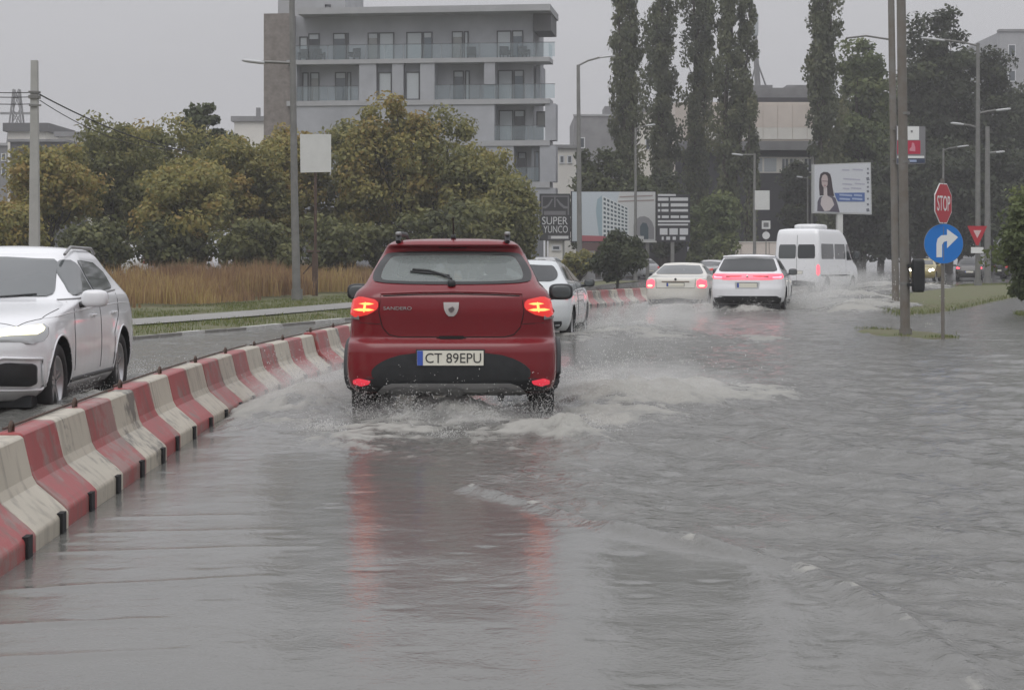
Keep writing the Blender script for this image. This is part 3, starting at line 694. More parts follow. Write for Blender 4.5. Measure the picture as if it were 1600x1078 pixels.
def vehicle(name, S, paint_m, loc, rz, label, cat, group=None):
    root = empty(name, loc, rz); tag(root, label, cat, group)
    raw = body_mesh(S); bm = bmesh.new(); bm.from_mesh(raw); bvh = BVHTree.FromBMesh(bm); bm.free()
    cut = []
    wr_ = S.get('wr', .33)
    for ay in S['axles']:
        for sx in (-1, 1):
            c = MB(); wm = max(S['w']); c.lathe([(sx * (wm - .30), .001), (sx * (wm - .30), wr_ * 1.16), (sx * (wm + .2), wr_ * 1.16), (sx * (wm + .2), .001)], 30, 'X', (0, ay, wr_), False)
            me = c.mesh('c'); me.materials.append(paint_m); me.materials.append(plastic); me.polygons.foreach_set('material_index', [1] * len(me.polygons)); cut.append(me)
    for tn in S.get('tunnels', []):
        P = chaikin(tn['outline'], 2); c = MB(); c.prism(P, (0, tn['y0'], 0), (1, 0, 0), (0, 0, 1), (0, tn['y1'] - tn['y0'], 0)); me = c.mesh('c')
        me.materials.append(paint_m); me.materials.append(plastic); me.polygons.foreach_set('material_index', [1] * len(me.polygons)); cut.append(me)
    raw.materials.append(paint_m); raw.materials.append(plastic)
    body = boolean_cut(raw, cut); bo = obj('body', body, None, root)
    if len(body.materials) < 2: body.materials.clear(); body.materials.append(paint_m); body.materials.append(plastic)
    md = bo.modifiers.new('w', 'WEIGHTED_NORMAL') if False else None
    tm, rm = wheel_meshes(wr_, S.get('ww', .22), S.get('spokes', 5))
    for ay in S['axles']:
        for sx in (-1, 1):
            we = empty('wheel', (sx * (max(S['w']) - S.get('ww', .22) / 2 - .02), ay, wr_), 0 if sx > 0 else math.pi, root)
            for nm, mm_ in (('tyre', tm), ('rim', rm)): o = bpy.data.objects.new(nm, mm_); link(o, we)
    return root, bvh
def mirror_part(root, x, y, z, d, m, facing_rear=True):
    for sx in (-1, 1):
        b = superblob(d, .6, 10); o = b.build('door_mirror', m, root, (sx * x, y, z))
        g_ = superblob((d[0] * .8, .02, d[2] * .76), .6, 8).build('mirror_glass', glass_grey, o, (0, -d[1] / 2 + .004, 0))
        MB().tube([(-sx * d[0] * .3, 0, -d[2] * .3), (-sx * (d[0] * .5 + .10), -.02, -d[2] * .45)], .03, 8).build('mirror_arm', plastic, o)
def plate(root, bvh, z, w_, h_, txt=None, ax='rear', dark=False):
    q = proj(bvh, ax, 0, z, 0); s = -1 if ax == 'rear' else 1
    b = MB().box((0, 0, 0), (w_, .015, h_)); p = b.build('number_plate', plate_m, root, (0, q.y + s * .014, z))
    MB().box((0, 0, 0), (w_ + .02, .012, h_ + .02)).build('plate_holder', plastic, p, (0, -s * .006, 0))
    MB().box((0, 0, 0), (w_ * .085, .006, h_ * .98)).build('country_band', plate_blue, p, (-w_ * .455, s * .009, 0))
    if txt: text('plate_lettering', txt, w_ * .84, h_ * .66, ink, p, (w_ * .045, s * .0085, 0), (R(90), 0, 0), .002)
    return p

# --- red hatchback, wading ahead of the camera
RED = dict(z=[.31, .36, .45, .56, .66, .735, .785, .90, 1.02, 1.12, 1.17, 1.23, 1.32, 1.42, 1.50, 1.545, 1.575, 1.60],
           yr=[.16, .06, .01, .0, .0, .02, .115, .10, .082, .088, .115, .17, .30, .43, .535, .52, .46, .50],
           yf=[3.95, 4.04, 4.09, 4.10, 4.09, 4.07, 4.04, 3.93, 3.6, 3.05, 2.92, 2.82, 2.62, 2.38, 2.18, 2.02, 1.92, 1.78],
           w=[.80, .87, .895, .90, .90, .895, .888, .878, .868, .85, .83, .762, .715, .665, .625, .60, .575, .54],
           axles=(.80, 3.40), wr=.335, ww=.215, ryr=.17, rxr=.38, ryf=.35, crown=.035, taper=.02, flare=.012)
RWIN = [(-.64, 1.232), (.64, 1.232), (.70, 1.30), (.61, 1.47), (.54, 1.522), (-.54, 1.522), (-.61, 1.47), (-.70, 1.30)]
TUN = [(-.57, 1.255), (.57, 1.255), (.625, 1.30), (.56, 1.445), (.50, 1.487), (-.50, 1.487), (-.56, 1.445), (-.625, 1.30)]
RED['tunnels'] = [dict(outline=TUN, y0=-.5, y1=4.5)]
red_paint = paint('red_metallic_paint', (.18, .0055, .012), .24, .5, .4, .35)
car, bv = vehicle('red_hatchback', RED, red_paint, (-.515, 16.2, -.04), 0, 'red hatchback wading through the flood, tail lights lit, plate CT 89EPU', 'car')
frm = mat('window_black_band', (.008, .008, .009), .3)
# black ceramic border round the glass, then the glass itself
def ring_panel(name, parent, bvh, outer, inner, ax, m, off=.004, k=120):
    def res(P):
        P = chaikin(P, 2); L = [0]
        for a, b in zip(P, P[1:] + P[:1]): L.append(L[-1] + math.hypot(a[0] - b[0], a[1] - b[1]))
        P = P + P[:1]; return [(float(np.interp(s, L, [p[0] for p in P])), float(np.interp(s, L, [p[1] for p in P]))) for s in np.linspace(0, L[-1], k, endpoint=False)]
    A, B = res(outer), res(inner); vs = [proj(bvh, ax, a, b, off) for a, b in A] + [proj(bvh, ax, a * .5 + c * .5, b * .5 + d * .5, off) for (a, b), (c, d) in zip(A, B)] + [proj(bvh, ax, a, b, off) for a, b in B]
    fs = [(j * k + i, j * k + (i + 1) % k, (j + 1) * k + (i + 1) % k, (j + 1) * k + i) for i in range(k) for j in (0, 1)]
    return MB().add(vs, fs, True).build(name, m, parent)
rw = panel('rear_window', car, bv, TUN, 'rear', see_glass, .004, .0, 12, 24)
ring_panel('window_border', rw, bv, RWIN, TUN, 'rear', frm, .006)
panel('windscreen', car, bv, TUN, 'front', see_glass, .004, .0, 8, 14)
# interior seen through the glass
seat_m = mat('seat_fabric', (.10, .10, .10), .9); trim_m = mat('cabin_trim', (.30, .30, .29), .7)
for x in (-.36, .36):
    st = superblob((.44, .16, .5), .55, 8).build('seat', seat_m, car, (x, 1.95, 1.06)); superblob((.22, .08, .13), .6, 8).build('headrest', seat_m, st, (0, -.02, .30))
for x in (-.36, .36): superblob((.20, .09, .07), .6, 8).build('headrest', seat_m, car, (x, .98, 1.27))
MB().tube([(-.36 + .17 * math.cos(a), 2.52, 1.15 + .17 * math.sin(a)) for a in np.linspace(0, 6.28, 24)], .014, 6).build('steering_wheel', plastic, car)
superblob((.22, .03, .07), .6, 8).build('inner_mirror', plastic, car, (.0, 2.15, 1.44))
# tailgate: lip, seams, lamps
line('tailgate_lip', car, bv, [(-.60, 1.155), (-.3, 1.168), (0, 1.172), (.3, 1.168), (.60, 1.155)], 'rear', .011, red_paint, .004)
line('tailgate_lip_shadow_gap', car, bv, [(-.58, 1.138), (-.3, 1.15), (0, 1.154), (.3, 1.15), (.58, 1.138)], 'rear', .006, seam_m, .0)
gate = [(-.60, 1.14), (-.615, 1.0), (-.60, .93), (-.585, .87), (-.53, .81), (-.45, .79), (-.12, .79), (-.09, .772), (.09, .772), (.12, .79), (.45, .79), (.53, .81), (.585, .87), (.60, .93), (.615, 1.0), (.60, 1.14)]
line('tailgate_gap', car, bv, gate, 'rear', .0045, mat('dark_red_gap', (.02, .003, .004), .8), .0)
panel('tailgate_handle_recess', car, bv, [(-.13, .775), (.13, .775), (.10, .80), (-.10, .80)], 'rear', seam_m, .004, .01, 3, 8, 0)
for mir in (False, True):
    tl = panel('tail_light', car, bv, [(-.875, 1.02), (-.872, .965), (-.80, .955), (-.70, .98), (-.615, 1.03), (-.62, 1.10), (-.70, 1.125), (-.80, 1.13), (-.86, 1.10)], 'rear', tail_lit, .012, .04, 9, 13, 1, mir)
    for zz_, x0, x1, h in ((1.07, -.78, -.65, .010), (1.02, -.83, -.65, .011)):
        panel('lamp_core', tl, bv, [(x0, zz_ - h), (x1, zz_ - h), (x1, zz_ + h), (x0, zz_ + h)], 'rear', tail_core, .017, .004, 3, 8, 1, mir)
    panel('lamp_core', tl, bv, [(-.75, 1.0), (-.725, 1.0), (-.715, 1.085), (-.735, 1.085)], 'rear', tail_core, .016, .004, 5, 3, 1, mir)
    panel('lamp_trim', tl, bv, [(-.875, .955), (-.78, .948), (-.78, .938), (-.875, .945)], 'rear', silver, .014, .01, 3, 6, 0, mir)
    panel('reflector', car, bv, [(-.83, .385), (-.74, .378), (-.685, .40), (-.675, .44), (-.83, .445)], 'rear', reflector, .012, .03, 5, 7, 1, mir)
    # crease over the bumper corner
    line('bumper_seam', car, bv, [(-.60, .90), (-.70, .905), (-.86, .915)], 'rear', .0035, MATS['dark_red_gap'], 0, mir)
    line('wheel_arch_trim', car, bv, [(.80 + .40 * math.cos(a), .335 + .40 * math.sin(a)) for a in np.linspace(-.1, math.pi + .1, 20)], 'left' if not mir else 'right', .036, plastic, .008)
    line('wheel_arch_trim', car, bv, [(3.40 + .40 * math.cos(a), .335 + .40 * math.sin(a)) for a in np.linspace(-.1, math.pi + .1, 20)], 'left' if not mir else 'right', .036, plastic, .008)
    sd = 'right' if mir else 'left'
    panel('side_window', car, bv, [(.62, 1.26), (1.75, 1.19), (1.72, 1.50), (1.0, 1.50), (.75, 1.42)], sd, glass_dark, .004, .01, 7, 10, 1)
    panel('side_window', car, bv, [(1.82, 1.19), (2.75, 1.16), (2.35, 1.44), (2.0, 1.50), (1.80, 1.50)], sd, glass_dark, .004, .01, 7, 10, 1)
    for y0 in (1.05, 2.15): line('door_handle', car, bv, [(y0, .98), (y0 + .2, .99)], sd, .016, red_paint, .012)
    for y0, y1 in ((1.30, 1.78), (1.79, 1.80)): line('door_gap', car, bv, [(y1, 1.2), (y1, .4)], sd, .005, seam_m)
    panel('headlight', car, bv, [(-.83, .78), (-.45, .76), (-.45, .86), (-.80, .92)], 'front', head_off, .006, .02, 5, 8, 1, mir)
bp_ = panel('bumper_insert', car, bv, [(-.66, .43), (-.68, .515), (-.60, .58), (-.50, .625), (-.38, .655), (-.20, .672), (.20, .672), (.38, .655), (.50, .625), (.60, .58), (.68, .515), (.66, .43)], 'rear', plastic, .006, .02, 9, 24, 1)
panel('lower_bumper', car, bv, [(-.86, .30), (.86, .30), (.885, .385), (.885, .455), (.68, .46), (-.68, .46), (-.885, .455), (-.885, .385)], 'rear', plastic, .004, .03, 7, 26, 1)
sk = panel('skid_plate', car, bv, [(-.665, .305), (-.60, .30), (.60, .30), (.665, .305), (.56, .40), (.50, .412), (-.50, .412), (-.56, .40)], 'rear', silver, .022, .03, 6, 22, 0)
for x in (-.42, 0, .42): panel('skid_pad', sk, bv, [(x - .13, .325), (x + .13, .325), (x + .09, .385), (x - .09, .385)], 'rear', mat('dark_silver', (.19, .19, .19), .45, .3), .034, .015, 4, 8, 1)
plate(car, bv, .618, .56, .125, 'CT 89EPU').location.x = -.005
text('model_lettering', 'SANDERO', .24, .028, chrome, car, (-.455, proj(bv, 'rear', -.455, 1.035, 0).y - .006, 1.035), (R(90), 0, R(-3)), .003)
bd = panel('badge', car, bv, [(-.066, 1.085), (.066, 1.085), (.062, 1.03), (.045, .99), (.02, .968), (-.02, .968), (-.045, .99), (-.062, 1.03)], 'rear', mat('badge_silver', (.62, .58, .56), .25, .6), .014, .02, 8, 8, 0)
panel('badge_emblem', bd, bv, [(-.028, 1.05), (-.01, 1.035), (.01, 1.05), (.03, 1.04), (.02, 1.0), (-.02, 1.0)], 'rear', mat('badge_dark', (.12, .10, .10), .4), .018, .01, 4, 6, 1)
line('rear_wiper', car, bv, [(.0, 1.262), (-.08, 1.30), (-.2, 1.335), (-.34, 1.345)], 'rear', .011, plastic, .022)
line('wiper_blade', car, bv, [(-.02, 1.30), (-.36, 1.335)], 'rear', .008, plastic, .014)
superblob((.07, .05, .06), .7, 8).build('wiper_hub', plastic, car, (.0, .16, 1.245))
for x in (-.475, .475):
    rl = MB(); rl.tube([(x, .50, 1.60), (x, .56, 1.655), (x, .75, 1.675), (x, 1.8, 1.68), (x * .98, 2.0, 1.63)], [.022, .026, .022, .02, .016], 10); rl = rl.build('roof_rail', plastic, car)
    superblob((.052, .08, .036), .6, 8).build('rail_cap', silver, rl, (x, .55, 1.672))
an = superblob((.045, .07, .045), .6, 8).build('antenna_base', plastic, car, (0, .70, 1.645)); MB().tube([(0, 0, 0), (0, -.12, .17)], .006, 6).build('antenna_rod', plastic, an)
panel('brake_light', car, bv, [(-.12, 1.548), (.12, 1.548), (.12, 1.558), (-.12, 1.558)], 'rear', mat('brake_lens_off', (.10, .01, .01), .2), .005, .01, 3, 6, 0)
mirror_part(car, 1.0, 2.85, 1.13, (.24, .12, .16), plastic)
superblob((1.3, .3, .08), .4, 8).build('rear_axle_beam', plastic, car, (0, .8, .3))
MB().tube([(.42, .05, .27), (.42, .6, .28)], .028, 10).build('exhaust', plastic, car)
MB().bb(-.6, .6, .45, 3.8, .27, .36).build('underbody', plastic, car)

def add_glass(root, bv, rear=None, front=None, sides=(), m=glass_dark, mf=None):
    if rear: panel('rear_window', root, bv, rear, 'rear', m, .010, .02, 18, 26, 1)
    if front: panel('windscreen', root, bv, front, 'front', mf or m, .010, .02, 18, 26, 1)
    for P in sides:
        for sd in ('left', 'right'): panel('side_window', root, bv, P, sd, m, .010, .02, 14, 18, 1)
def sym(P): return P + [(-a, b) for a, b in P[::-1]]

# --- white SUV coming the other way behind the barrier
white = paint('white_paint', (.82, .83, .85), .25, .9)
Q = dict(z=[.24, .34, .50, .70, .84, .93, .99, 1.04, 1.09, 1.13, 1.18, 1.33, 1.46, 1.54, 1.59],
         yr=[.26, .10, .03, .0, .0, .03, .06, .09, .12, .15, .2, .42, .62, .72, .85],
         yf=[4.44, 4.58, 4.65, 4.66, 4.62, 4.50, 4.28, 3.88, 3.46, 3.24, 3.12, 2.78, 2.46, 2.24, 2.05],
         w=[.82, .90, .932, .94, .935, .93, .922, .915, .905, .89, .855, .765, .70, .655, .61], axles=(.92, 3.74), wr=.37, ww=.245, ryr=.28, rxr=.5, rxf=.62, ryf=.55, crown=.06, flare=.018)
car, bv = vehicle('oncoming_suv', Q, white, (-5.12, 21.55, -.10), math.pi, 'white SUV with headlights on, driving behind the striped barrier towards the viewer', 'car')
add_glass(car, bv, rear=sym([(0, 1.2), (.62, 1.2), (.55, 1.48), (0, 1.5)]), front=sym([(0, 1.15), (.66, 1.15), (.69, 1.18), (.55, 1.48), (.5, 1.515), (0, 1.53)]), m=glass_grey, sides=([(1.0, 1.20), (1.95, 1.17), (1.95, 1.50), (1.35, 1.49), (.98, 1.36)], [(2.03, 1.17), (2.84, 1.155), (2.46, 1.40), (2.2, 1.50), (2.03, 1.50)]))
for mir in (False, True):
    sd = 'right' if mir else 'left'
    hl = panel('headlight', car, bv, [(-.88, .75), (-.46, .76), (-.44, .83), (-.62, .89), (-.90, .93), (-.92, .82)], 'front', head_off, .008, .03, 7, 10, 1, mir)
    panel('running_light', hl, bv, [(-.88, .835), (-.47, .805), (-.45, .835), (-.62, .885), (-.89, .92)], 'front', head_lit, .016, .01, 5, 10, 1, mir)
    ai = panel('air_intake', car, bv, [(-.84, .38), (-.50, .40), (-.50, .56), (-.62, .60), (-.85, .58)], 'front', plastic, .022, .04, 14, 18, 1, mir)
    line('intake_trim', ai, bv, [(-.86, .34), (-.48, .36), (-.48, .59), (-.62, .64), (-.89, .62), (-.89, .37), (-.86, .34)], 'front', .013, white, .012, mir)
    line('shoulder_crease', car, bv, [(.15, 1.02), (.9, 1.05), (2.2, 1.035), (3.4, 1.0), (4.1, .97)], sd, .006, white, -.001)
    line('sill_trim', car, bv, [(1.35, .36), (3.3, .36)], sd, .03, plastic, -.01)
    for y0 in (1.25, 2.25): line('door_handle', car, bv, [(y0, .955), (y0 + .22, .955)], sd, .014, white, .014)
    for P in ([(1.98, 1.16), (1.99, .42)], [(3.10, 1.10), (3.16, .85), (3.16, .45)], [(1.0, 1.15), (1.1, .95), (1.36, .75), (1.38, .42)]): line('door_gap', car, bv, P, sd, .0045, seam_m)
    for ay in Q['axles']: line('wheel_arch_lip', car, bv, [(ay + .44 * math.cos(a), .37 + .44 * math.sin(a)) for a in np.linspace(0, math.pi, 18)], sd, .012, white, -.002)
    line('window_trim', car, bv, [(.92, 1.185), (2.0, 1.15), (3.1, 1.12)], sd, .010, silver, .002)
    panel('tail_light', car, bv, [(-.87, .92), (-.5, .92), (-.5, 1.03), (-.85, 1.05)], 'rear', tail_dim, .008, .02, 5, 8, 1, mir)
gr = panel('grille', car, bv, sym([(0, .42), (.33, .42), (.42, .6), (.38, .86), (0, .87)]), 'front', plastic, .008, .03, 9, 12, 1)
for q in range(6): panel('grille_bar', gr, bv, [(-.36, .48 + q * .065), (.36, .48 + q * .065), (.36, .49 + q * .065), (-.36, .49 + q * .065)], 'front', chrome, .012, .006, 3, 10, 0)
mirror_part(car, 1.06, 2.86, 1.13, (.26, .14, .17), white)
for x in (-.60, .60): MB().tube([(x, .8, 1.57), (x, .95, 1.625), (x, 1.9, 1.635), (x * 1.02, 2.2, 1.56)], .016, 8).build('roof_rail', silver, car)
plate(car, bv, .5, .52, .115, None, 'front')
for x0 in (-.55, .1): line('windscreen_wiper', car, bv, [(x0 + .45, 1.13), (x0, 1.165)], 'front', .010, plastic, .014)
line('bonnet_gap', car, bv, [(-.86, 3.5), (-.84, 4.1), (-.7, 4.42), (0, 4.5), (.7, 4.42), (.84, 4.1), (.86, 3.5)], 'top', .004, seam_m)
MB().bb(-.8, .8, .3, 4.3, .18, .28).build('underbody', plastic, car)

# --- white hatchback just ahead, turning with the bend
HB = dict(z=[.24, .34, .5, .66, .8, .92, 1.0, 1.06, 1.12, 1.25, 1.38, 1.44], yr=[.15, .04, 0, .01, .05, .09, .13, .2, .27, .43, .60, .68],
          yf=[3.92, 4.0, 4.05, 4.03, 3.95, 3.6, 3.2, 2.98, 2.85, 2.55, 2.2, 1.95], w=[.79, .85, .88, .885, .875, .86, .84, .82, .775, .69, .61, .56], axles=(.72, 3.31), wr=.32, ww=.2, ryr=.24, crown=.045, flare=.02)
pale = paint('pale_white_paint', (.60, .63, .64), .25, .9)
car, bv = vehicle('small_hatchback', HB, pale, (.12, 33.4, -.07), R(-7.5), 'white hatchback with black door mirrors, half hidden ahead of the red car', 'car')
add_glass(car, bv, rear=sym([(0, 1.10), (.55, 1.10), (.63, 1.16), (.62, 1.25), (.52, 1.38), (0, 1.395)]), front=sym([(0, 1.1), (.66, 1.1), (.52, 1.38), (0, 1.4)]), sides=([(.72, 1.14), (1.6, 1.10), (1.6, 1.36), (1.1, 1.37)], [(1.68, 1.10), (2.72, 1.06), (2.25, 1.32), (1.68, 1.37)]))
for mir in (False, True):
    sd = 'right' if mir else 'left'
    panel('tail_light', car, bv, [(-.86, .78), (-.62, .8), (-.6, .9), (-.72, .95), (-.84, .95)], 'rear', tail_pink, .01, .03, 6, 8, 1, mir)
    panel('headlight', car, bv, [(-.8, .7), (-.45, .7), (-.5, .82), (-.78, .88)], 'front', head_off, .008, .02, 5, 8, 1, mir)
    line('door_gap', car, bv, [(1.64, 1.08), (1.64, .4)], sd, .005, seam_m); line('door_handle', car, bv, [(1.85, .9), (2.05, .9)], sd, .014, pale, .01)
    line('flank_crease', car, bv, [(.3, .86), (1.5, .84), (2.8, .82)], sd, .008, pale, -.001)
mirror_part(car, .99, 2.66, 1.05, (.2, .12, .14), plastic)
plate(car, bv, .66, .52, .11); panel('lower_bumper', car, bv, sym([(0, .28), (.7, .28), (.76, .42), (0, .46)]), 'rear', plastic, .006, .02, 5, 12, 1)
line('rear_wiper', car, bv, [(0, 1.11), (-.3, 1.15)], 'rear', .01, plastic, .012)

# --- cream white saloon
SD = dict(z=[.22, .32, .48, .66, .82, .92, .985, 1.015, 1.045, 1.075, 1.12, 1.24, 1.34, 1.39], yr=[.18, .05, 0, .01, .04, .06, .09, .30, .55, .75, .88, 1.18, 1.46, 1.62],
          yf=[4.6, 4.7, 4.75, 4.74, 4.66, 4.3, 3.75, 3.5, 3.35, 3.25, 3.12, 2.82, 2.5, 2.3], w=[.80, .86, .895, .90, .895, .885, .87, .855, .84, .82, .785, .69, .61, .57], axles=(.95, 3.75), wr=.325, ww=.22, ryr=.3, crown=.05, flare=.01)
cream = paint('cream_white_paint', (.66, .645, .585), .3, .7)
car, bv = vehicle('white_saloon', SD, cream, (4.72, 55.5, -.10), R(-12), 'cream white saloon with brake lights lit, beside the striped barrier bend', 'car')
add_glass(car, bv, rear=sym([(0, 1.10), (.66, 1.10), (.70, 1.13), (.53, 1.35), (0, 1.36)]), m=glass_grey, front=sym([(0, 1.1), (.68, 1.1), (.5, 1.34), (0, 1.36)]), sides=([(1.3, 1.13), (2.1, 1.08), (2.1, 1.32), (1.62, 1.33)], [(2.18, 1.08), (3.05, 1.05), (2.6, 1.26), (2.18, 1.32)]))
for mir in (False, True):
    sd = 'right' if mir else 'left'
    tl = panel('tail_light', car, bv, [(-.88, .70), (-.62, .70), (-.60, .90), (-.66, .96), (-.86, .94)], 'rear', tail_pink, .012, .04, 7, 8, 1, mir)
    panel('lamp_core', tl, bv, [(-.83, .73), (-.66, .73), (-.66, .80), (-.83, .80)], 'rear', lamp_mat('lamp_core_salmon', (1, .35, .25), 2.2), .018, .01, 4, 6, 1, mir)
    line('door_gap', car, bv, [(2.14, 1.05), (2.14, .4)], sd, .005, seam_m); line('door_handle', car, bv, [(1.5, .9), (1.7, .9)], sd, .014, cream, .01)
plate(car, bv, .80, .50, .09); line('boot_gap', car, bv, [(-.58, .98), (-.56, .70), (.56, .70), (.58, .98)], 'rear', .006, seam_m)
line('boot_trim', car, bv, [(-.40, .885), (.40, .885)], 'rear', .016, mat('bronze_trim', (.2, .16, .12), .4, .3), .006); superblob((.07, .02, .07), .9, 8).build('badge', plastic, car, (0, .045, .955))
panel('lower_bumper', car, bv, sym([(0, .24), (.72, .24), (.80, .40), (0, .42)]), 'rear', plastic, .006, .02, 5, 12, 1)
mirror_part(car, .98, 3.0, 1.04, (.2, .12, .14), cream)

# --- white SUV with a full-width light bar
TG = dict(z=[.34, .42, .55, .72, .88, 1.0, 1.10, 1.17, 1.28, 1.42, 1.55, 1.61], yr=[.2, .06, .0, .0, .03, .05, .09, .14, .25, .42, .56, .60],
          yf=[4.7, 4.82, 4.88, 4.88, 4.82, 4.6, 4.0, 3.4, 3.1, 2.75, 2.4, 2.2], w=[.86, .94, .97, .98, .975, .965, .945, .91, .85, .78, .71, .67], axles=(.95, 3.85), wr=.38, ww=.26, ryr=.3, crown=.06, flare=.012)
car, bv = vehicle('light_bar_suv', TG, white, (6.22, 50.8, -.10), R(-11), 'white SUV with a full-width glowing red rear light bar', 'car')
add_glass(car, bv, rear=sym([(0, 1.20), (.70, 1.20), (.78, 1.23), (.66, 1.53), (.6, 1.55), (0, 1.56)]), front=sym([(0, 1.2), (.78, 1.2), (.62, 1.52), (0, 1.55)]), sides=([(.65, 1.28), (1.2, 1.24), (1.2, 1.5), (.9, 1.5)], [(1.28, 1.24), (2.1, 1.2), (2.1, 1.53), (1.28, 1.52)], [(2.2, 1.2), (3.2, 1.17), (2.7, 1.46), (2.2, 1.53)]))
lb = panel('light_bar', car, bv, sym([(0, 1.03), (.60, 1.03), (.62, .99), (.90, 1.0), (.93, 1.06), (.90, 1.14), (0, 1.12)]), 'rear', tail_pink, .014, .03, 7, 30, 0)
for mir in (False, True):
    sd = 'right' if mir else 'left'
    panel('lamp_divider', lb, bv, [(-.56, 1.045), (-.15, 1.055), (-.15, 1.085), (-.56, 1.085)], 'rear', mat('smoked_lens', (.10, .01, .02), .2), .019, .006, 3, 10, 0, mir)
    panel('lamp_core', lb, bv, [(-.88, 1.03), (-.66, 1.03), (-.66, 1.07), (-.88, 1.08)], 'rear', lamp_mat('lamp_core_pink', (1, .22, .28), 2.2), .019, .006, 3, 6, 0, mir)
    line('door_gap', car, bv, [(2.15, 1.2), (2.15, .5)], sd, .005, seam_m); line('door_handle', car, bv, [(1.45, 1.0), (1.68, 1.0)], sd, .014, white, .012)
plate(car, bv, .84, .52, .115); panel('lower_bumper', car, bv, sym([(0, .36), (.85, .36), (.90, .52), (.8, .56), (0, .56)]), 'rear', plastic, .008, .03, 5, 18, 1)
panel('plate_recess', car, bv, sym([(0, .75), (.31, .75), (.33, .93), (0, .93)]), 'rear', mat('recess_grey', (.45, .46, .47), .4), .004, .01, 4, 10, 0)
line('rear_spoiler', car, bv, [(-.66, 1.585), (0, 1.60), (.66, 1.585)], 'rear', .03, white, .02)
superblob((.07, .02, .07), .9, 8).build('badge', chrome, car, (0, .04, 1.075)); mirror_part(car, 1.06, 3.05, 1.18, (.24, .13, .18), plastic)
MB().bb(-.85, .85, .3, 4.5, .2, .36).build('underbody', plastic, car)

# --- white high-roof minibus
VN = dict(z=[.38, .48, .65, .9, 1.1, 1.3, 1.5, 1.8, 2.1, 2.35, 2.48], yr=[.08, .02, 0, .01, .02, .03, .04, .07, .11, .16, .22],
          yf=[5.8, 5.9, 5.95, 5.9, 5.75, 5.3, 5.0, 4.72, 4.42, 4.05, 3.75], w=[.93, .97, .99, .995, .99, .985, .98, .965, .945, .915, .88], axles=(1.1, 4.75), wr=.35, ww=.23, ryr=.10, rxr=.18, ryf=.6, crown=.10, flare=.004, taper=.015)
car, bv = vehicle('minibus', VN, white, (11.85, 80, -.1), R(-27), 'tall white minibus with rear door windows and a roof pod', 'minibus')
for x0, x1 in ((-.80, -.04), (.04, .80)): panel('rear_window', car, bv, [(x0, 1.42), (x1, 1.42), (x1 * .97, 1.95), (x0 * .97, 1.95)], 'rear', glass_grey if x0 < -.5 else glass_dark, .006, .01, 7, 9, 1)
panel('windscreen', car, bv, sym([(0, 1.5), (.85, 1.5), (.75, 2.05), (0, 2.1)]), 'front', glass_dark, .006, .01, 7, 12, 1)
line('door_gap', car, bv, [(0, .5), (0, 2.3)], 'rear', .008, seam_m)
for mir in (False, True):
    sd = 'right' if mir else 'left'
    for P in ([(.35, 1.40), (2.0, 1.40), (2.0, 1.98), (.38, 1.98)], [(2.15, 1.40), (3.6, 1.40), (3.6, 1.98), (2.15, 1.98)], [(3.8, 1.35), (4.75, 1.35), (4.45, 1.85), (4.2, 1.98), (3.8, 1.98)]): panel('side_window', car, bv, P, sd, glass_dark, .006, .01, 6, 10, 1)
    panel('tail_light', car, bv, [(-.98, .78), (-.86, .78), (-.86, 1.2), (-.97, 1.2)], 'rear', tail_pink, .012, .03, 6, 4, 1, mir)
    line('side_trim', car, bv, [(.3, .78), (4.2, .78)], sd, .03, plastic, -.01); line('door_gap', car, bv, [(3.7, 2.0), (3.7, .5)], sd, .006, seam_m)
panel('lower_bumper', car, bv, sym([(0, .40), (.92, .40), (.93, .58), (0, .6)]), 'rear', plastic, .01, .03, 4, 12, 0)
superblob((1.2, 1.5, .24), .5, 10).build('roof_pod', white, car, (.1, 1.6, 2.62)); plate(car, bv, .9, .52, .115)
mirror_part(car, 1.2, 4.6, 1.55, (.26, .14, .34), plastic); car.scale = (1, 1, 1.11)

# --- small traffic in the distance
def far_car(name, S, pm, loc, rz, label, tl=None, hl=None, gm=glass_dark, group=None):
    c, b = vehicle(name, S, pm, loc, rz, label, 'car', group); zt = S['z'][-1]; k = zt / 1.44
    add_glass(c, b, rear=sym([(0, 1.12 * k), (.60, 1.12 * k), (.5, 1.37 * k), (0, 1.38 * k)]), front=sym([(0, 1.1 * k), (.64, 1.1 * k), (.5, 1.37 * k), (0, 1.38 * k)]), m=gm, sides=([(.85, 1.12 * k), (1.6, 1.1 * k), (1.6, 1.35 * k), (1.15, 1.35 * k)], [(1.68, 1.1 * k), (2.65, 1.08 * k), (2.25, 1.30 * k), (1.68, 1.35 * k)]))
    for mir in (False, True):
        panel('tail_light', c, b, [(-.84, .80), (-.58, .80), (-.6, .93), (-.82, .95)], 'rear', tl or tail_dim, .012, .03, 4, 5, 1, mir)
        panel('headlight', c, b, [(-.8, .68), (-.5, .66), (-.5, .80), (-.78, .84)], 'front', hl or head_off, .012, .02, 4, 6, 1, mir)
    plate(c, b, .62, .52, .11); plate(c, b, .45, .52, .11, None, 'front'); mirror_part(c, .97, 2.62, 1.04 * k, (.2, .12, .14), pm)
    panel('lower_bumper', c, b, sym([(0, .26), (.7, .26), (.76, .42), (0, .45)]), 'rear', plastic, .006, .02, 4, 8, 1)
    return c
black_p = paint('black_paint', (.014, .014, .017), .25, .9); taxi = paint('yellow_paint', (.30, .24, .06), .3, .8); silver_p = paint('silver_paint', (.42, .43, .44), .3, .8)
far_car('dark_hatchback', HB, black_p, (30.0, 126, .03), R(-14), 'black hatchback with red tail lights, beyond the blue arrow sign', tail_pink)
far_car('yellow_car', HB, taxi, (27.5, 126.5, .03), R(160), 'yellow car with glaring headlights behind the blue arrow sign', None, head_hot)
